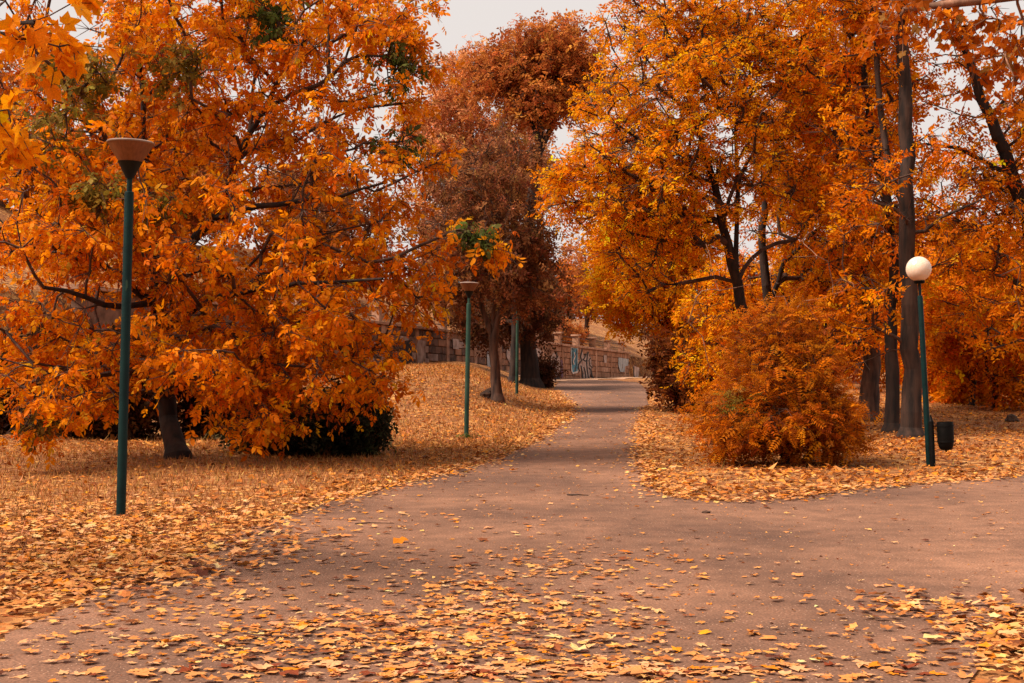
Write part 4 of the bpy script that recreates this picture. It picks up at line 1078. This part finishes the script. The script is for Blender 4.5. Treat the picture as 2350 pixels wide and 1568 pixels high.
# lawns and bank
sets = []
Xs, Ys = samp(150000, -16, 20, 7, 62, 1.0)
inn = inside(POLYS, Xs, Ys)
dens = np.clip(1.25 - Ys / 60, .25, 1)
blot = .5 + .5 * np.sin(Xs * 1.3 + 2 * np.sin(Ys * .7)) * np.sin(Ys * .9 + Xs * .4)
thin = sstep(15.5, 18.5, Ys) * (1 - sstep(24, 29, Ys)) * sstep(.5, 2.0, left_edge(Ys) - Xs)     # thinner cover on the grassy strip
ok = (~inn) & view(Xs, Ys) & (rng.random(len(Xs)) < dens * (.45 + .6 * blot) * (1 - .72 * thin)) & (wall_s(Xs, Ys) > .3)
Xs, Ys = Xs[ok], Ys[ok]
near = Ys < 17
parts_ = [lay(Xs[near], Ys[near], .078, .012, FALL, FM, 'n', .2), lay(Xs[~near], Ys[~near], .09, .012, FALL_LAWN, FS, 'f', .22)]
# verge drifts along the path edges
def along(P, n_, sd, y_max=60):
    P = np.array(P, float); seg = np.linalg.norm(np.diff(P, axis=0), axis=1)
    k = rng.choice(len(seg), n_, p=seg / seg.sum()); u = rng.random(n_)
    q = P[k] + (P[k + 1] - P[k]) * u[:, None] + rng.normal(0, sd, (n_, 2))
    return q[q[:, 1] < y_max]
q = along([(x - .12, y) for y, x in LEFT[4:15]], 5000, .2); parts_.append(lay(q[:, 0], q[:, 1], .08, .012, FALL, FM, 'e', .17, True))
q = along([(x + .1, y + .08) for x, y in RIGHT_FAR[3:15]], 4400, .16); parts_.append(lay(q[:, 0], q[:, 1], .08, .012, FALL, FM, 'e', .17, True))
q = along([(x + .1, y) for y, x in LEFT[4:15]], 900, .42); parts_.append(lay(q[:, 0], q[:, 1], .07, .008, FALL, FM, 'e', .12, True))
q = along([(x - .1, y - .1) for x, y in RIGHT_FAR[3:15]], 900, .36); parts_.append(lay(q[:, 0], q[:, 1], .07, .008, FALL, FM, 'e', .12, True))
# thick drift at the left verge and in the right corner
for (cx, cy, sx, sy, n_) in ((-3.7, 13.2, .6, 1.6, 2000), (-3.6, 11.0, .42, 1.0, 1700), (-2.7, 10.6, .35, .7, 420), (-2.4, 12.4, .45, .8, 380), (3.3, 8.3, .4, .7, 900), (2.75, 9.2, .35, .35, 150), (2.95, 7.6, .25, .5, 420), (-4.6, 14.5, .9, 1.3, 1200)):
    X = rng.normal(cx, sx, n_); Y = rng.normal(cy, sy, n_); parts_.append(lay(X, Y, .085, .012, FALL, FM, 'd', .2, True))
V_, F_, C_ = compose([(a, b) for a, b, c in parts_]) + (np.vstack([c for a, b, c in parts_]),)
o = link('leaf_litter', np_mesh('leaf_litter', V_, F_, C_), None, M['litter'], 'stuff')
tag(o, 'carpet of pale orange fallen leaves on the lawns, bank and verges', 'fallen leaves')
# leaves on the asphalt: the largest ones singly, the rest together
X, Y = samp(3200, -9, 16, 6.2, 60, 1.3)
blobs = [(-.9, 8.15, .85, .42, 620), (.05, 7.5, 1.05, .32, 620), (0.0, 9.2, .55, .5, 330), (.45, 11.3, .75, .7, 260), (-.3, 10.2, .5, .5, 150), (-.5, 8.9, .7, .3, 200), (1.6, 8.0, .7, .5, 60), (-1.9, 9.8, .5, .6, 120), (-1.2, 14.0, 1.0, 1.2, 120)]
for (cx, cy, sx, sy, n_) in blobs:
    X = np.concatenate([X, rng.normal(cx, sx, n_)]); Y = np.concatenate([Y, rng.normal(cy, sy, n_)])
ok = inside(POLYS, X, Y) & view(X, Y, .37) & (Y > 6.3)
X, Y = X[ok], Y[ok]
frame = (np.abs(X) < .355 * Y) & (Y > 7.25)
order = np.argsort(np.where(frame, Y, 1e6)); near300 = order[:300]; rest = order[300:]
V_, F_, C_ = lay(X[rest], Y[rest], .075, .006, FALL, FT, 'p', .08, True)
o = link('path_leaves', np_mesh('path_leaves', V_, F_, C_), None, M['litter'], 'stuff')
tag(o, 'scattered small fallen leaves further back on the asphalt path', 'fallen leaves')
nc = 9000; Xc, Yc = samp(nc, -9, 14, 6.5, 40, 1.6)
okc = inside(POLYS, Xc, Yc) & view(Xc, Yc, .37); Xc, Yc = Xc[okc], Yc[okc]
V_, F_, C_ = lay(Xc, Yc, .026, .002, FALL, FS, 'c', .25, True)
o = link('leaf_crumbs', np_mesh('leaf_crumbs', V_, F_, C_), None, M['litter'], 'stuff')
tag(o, 'tiny broken leaf crumbs strewn over the whole asphalt path', 'leaf crumbs')
kinds = [('pale', (.74, .36, .165), 'pale buff fallen maple leaf lying on the asphalt at the near path', 'pale buff leaves on the near asphalt'),
         ('tan', (.66, .265, .085), 'tan orange fallen maple leaf lying on the asphalt at the near path', 'tan orange leaves on the near asphalt'),
         ('gold', (.70, .22, .010), 'bright golden fallen maple leaf lying on the asphalt at the near path', 'golden leaves on the near asphalt'),
         ('red', (.24, .05, .018), 'dark red brown curled leaf lying on the asphalt at the near path', 'dark red brown leaves on the near asphalt')]
lm = {}
for kn, c_, _, _ in kinds:
    for k, T_ in enumerate(FT):
        me = np_mesh('fallen_leaf', T_[0] - np.array((0, 0, T_[0][:, 2].min())), T_[1], np.tile(np.array(c_) * (.78 + .04 * (k % 4)), (len(T_[0]), 1))); me.materials.append(M['litter']); lm[kn, k] = me
for i in near300:
    u = rng.random(); kd = kinds[0] if u < .36 else kinds[1] if u < .74 else kinds[2] if u < .84 else kinds[3]
    o = bpy.data.objects.new('fallen_leaf', lm[kd[0], int(rng.integers(0, len(FT)))]); col.objects.link(o)
    s = .092 * math.exp(rng.normal(0, .32))
    o.location = (X[i], Y[i], float(hgt(X[i], Y[i])) + .016 + rng.random() * .006)
    o.rotation_euler = (rng.normal(0, .05), rng.normal(0, .05), rng.uniform(0, 6.28)); o.scale = (s, s, s)
    tag(o, kd[2], 'leaf', kd[3])

# dry grass
def blades(X, Y, hgt_m, pal, wdt=.010):
    n_ = len(X); Z = hgt(X, Y)
    a = rng.uniform(0, 6.28, n_); h_ = hgt_m * np.exp(rng.normal(0, .35, n_))
    lean = rng.normal(0, .45, (n_, 2)) * h_[:, None]
    b = np.stack([X, Y, Z - .01], -1); sd = np.stack([np.cos(a), np.sin(a), 0 * a], -1) * wdt
    t_ = b + np.column_stack([lean, h_])
    V_ = np.stack([b - sd, b + sd, t_], 1).reshape(-1, 3)
    F_ = np.arange(3 * n_).reshape(-1, 3)
    return V_, F_, np.repeat(pick(pal, n_, .25), 3, axis=0)
DRY = [(5, (.40, .165, .045)), (4, (.30, .11, .03)), (3, (.50, .24, .085)), (1, (.16, .09, .025))]
Xg, Yg = samp(48000, -10, 1.5, 11, 30, 1.0)
ok = (~inside(POLYS, Xg, Yg)) & view(Xg, Yg, .365); Xg, Yg = Xg[ok], Yg[ok]
Xh, Yh = samp(28000, -9, 2.4, 28, 60, 1.0)
ok = (~inside(POLYS, Xh, Yh)) & view(Xh, Yh, .2); Xh, Yh = Xh[ok], Yh[ok]
Xk, Yk = samp(17000, 1.5, 16, 16, 50, 1.0)
ok = (~inside(POLYS, Xk, Yk)) & view(Xk, Yk, .37); Xk, Yk = Xk[ok], Yk[ok]
B = [blades(Xg, Yg, .075, DRY, .007), blades(Xh, Yh, .09, DRY, .012), blades(Xk, Yk, .06, DRY, .010)]
V_, F_ = compose([(a, b_) for a, b_, c in B]); C_ = np.vstack([c for a, b_, c in B])
o = link('dry_grass', np_mesh('dry_grass', V_, F_, C_), None, M['litter'], 'stuff')
tag(o, 'short dry yellow brown grass on the lawns and bank', 'grass')

# ------------------------------------------------------------------ small things
def weed(px, py, nst, h, label, pal, wdt=.05):
    b = ground_hit(px, py); root = empty('low_plant', tuple(b), label, 'plant')
    n_ = nst * 5; a = rng.uniform(0, 6.28, n_); el = rng.uniform(.3, 1.3, n_)
    d = np.stack([np.cos(a) * np.cos(el), np.sin(a) * np.cos(el), np.sin(el)], -1)
    pos = np.tile(b, (n_, 1)) + np.column_stack([rng.normal(0, h * .9, n_), rng.normal(0, h * .3, n_), np.abs(rng.normal(0, h * .3, n_))])
    pos[:, 2] += hgt(pos[:, 0], pos[:, 1]) - b[2]
    V_, F_, C_ = scatter([t_leaflet(.06, -.2, .22)], pos, d, rng.normal(0, .3, (n_, 3)) + np.array((0, 0, 1)), h * rng.uniform(.5, 1, n_), pick(pal, n_))
    o_ = link('leaves', np_mesh('leaves', V_, F_, C_), root, M['leaf'], 'stuff')
SAGE = [(3, (.16, .12, .055)), (3, (.10, .085, .035)), (2, (.22, .17, .09))]
weed(625, 1030, 12, .16, 'small grey green leafy weed between the leaning trunk and the dark shrub', SAGE)
weed(870, 1030, 14, .14, 'grey green weed in front of the dark shrub on its path side', SAGE)
weed(500, 1012, 10, .14, 'grey green weed just behind the leaning dark trunk', SAGE)
weed(1072, 1008, 8, .12, 'tuft of green grass at the foot of the faded lamp post', GREEN)

def blob(name, b, r3, label, cat, mat, seed, sub=2):
    r_ = np.random.default_rng(seed); bm = bmesh.new(); bmesh.ops.create_icosphere(bm, subdivisions=sub, radius=1)
    ph = r_.uniform(0, 6, 3)
    for v in bm.verts:
        k = 1 + .22 * math.sin(v.co.x * 3 + ph[0]) * math.sin(v.co.y * 4 + ph[1]) + .15 * math.sin(v.co.z * 5 + ph[2]) + r_.normal(0, .05)
        v.co = Vector((v.co.x * r3[0] * k, v.co.y * r3[1] * k, max(v.co.z * k, -.35) * r3[2]))
    me = bpy.data.meshes.new(name); bm.to_mesh(me); bm.free(); me.materials.append(mat)
    o_ = bpy.data.objects.new(name, me); col.objects.link(o_); o_.location = (b[0], b[1], b[2] + .25 * r3[2])
    return tag(o_, label, cat)
pb = ground_hit(1128, 912)
blob('earth_clod', ground_hit(1114, 913), (.2, .18, .16), 'small dark earth clod left of the forked tree foot', 'clod', M['clod'], 2)
blob('earth_clod', ground_hit(1128, 911), (.24, .2, .24), 'large dark earth lump touching the forked tree foot', 'clod', M['clod'], 3)
blob('pale_stone', ground_hit(1945, 918), (.26, .2, .16), 'pale stone lying on the lawn behind the rounded bush', 'stone', M['rock'], 4)
blob('earth_clod', ground_hit(2322, 968), (.20, .2, .13), 'brown clod on the lawn right of the litter bin', 'clod', M['clod'], 5)

def twig_thing(pts, r0, label, mat='bark'):
    P = np.array(pts, float); A = P; par = np.arange(len(P)) - 1
    rr = np.linspace(r0, r0 * .4, len(P))
    V_, Fq = tubes(A, par, rr, np.arange(1, len(P)), 6)
    c = P[0]
    me = np_mesh('fallen_twig', V_ - c, Fq, smooth=True); me.materials.append(M[mat])
    o_ = bpy.data.objects.new('fallen_twig', me); col.objects.link(o_); o_.location = tuple(c)
    return tag(o_, label, 'twig')
def on_path(px, py, lift): 
    b_ = ground_hit(px, py); b_[2] += .014 + lift; return b_
twig_thing([on_path(612, 1227, .012), on_path(630, 1226, .02), on_path(645, 1229, .012), on_path(668, 1229, .008)], .013, 'short black twig on the asphalt near the lamp post side')
twig_thing([on_path(1302, 1140, .008), on_path(1325, 1142, .02), on_path(1350, 1141, .008)], .012, 'thin dark twig lying across the middle of the path')
twig_thing([on_path(815, 1207, .006), on_path(850, 1205, .010), on_path(905, 1206, .006)], .007, 'long thin brown twig on the asphalt near the left verge', 'bark_mid')
blob('bark_chip', on_path(1620, 1181, .0), (.06, .04, .025), 'black curled bark chip on the asphalt before the bush', 'bark chip', M['clod'], 8, 1)
blob('bark_chip', on_path(1062, 1086, .0), (.09, .05, .04), 'dark bark chip at the left path edge by the bank', 'bark chip', M['clod'], 9, 1)

# pale rail fence far right
fb = ground_hit(2306, 938)
fr = empty('rail_fence', tuple(fb), 'pale wooden posts and rails half hidden behind the small tree', 'fence')
def fbox(name, c, dims):
    me = bpy.data.meshes.new(name); bm = bmesh.new(); bmesh.ops.create_cube(bm, size=1)
    bmesh.ops.scale(bm, vec=dims, verts=bm.verts); bmesh.ops.bevel(bm, geom=list(bm.edges), offset=.006, segments=1, affect='EDGES')
    bm.to_mesh(me); bm.free(); me.materials.append(M['wood'])
    o_ = bpy.data.objects.new(name, me); col.objects.link(o_); o_.parent = fr; o_.location = c
for k in range(3): fbox('post', (-.35 + k * .35, 0, .17), (.05, .05, .44))
for zz in (.10, .22, .33): fbox('rail', (0, -.036, zz), (.86, .02, .04))
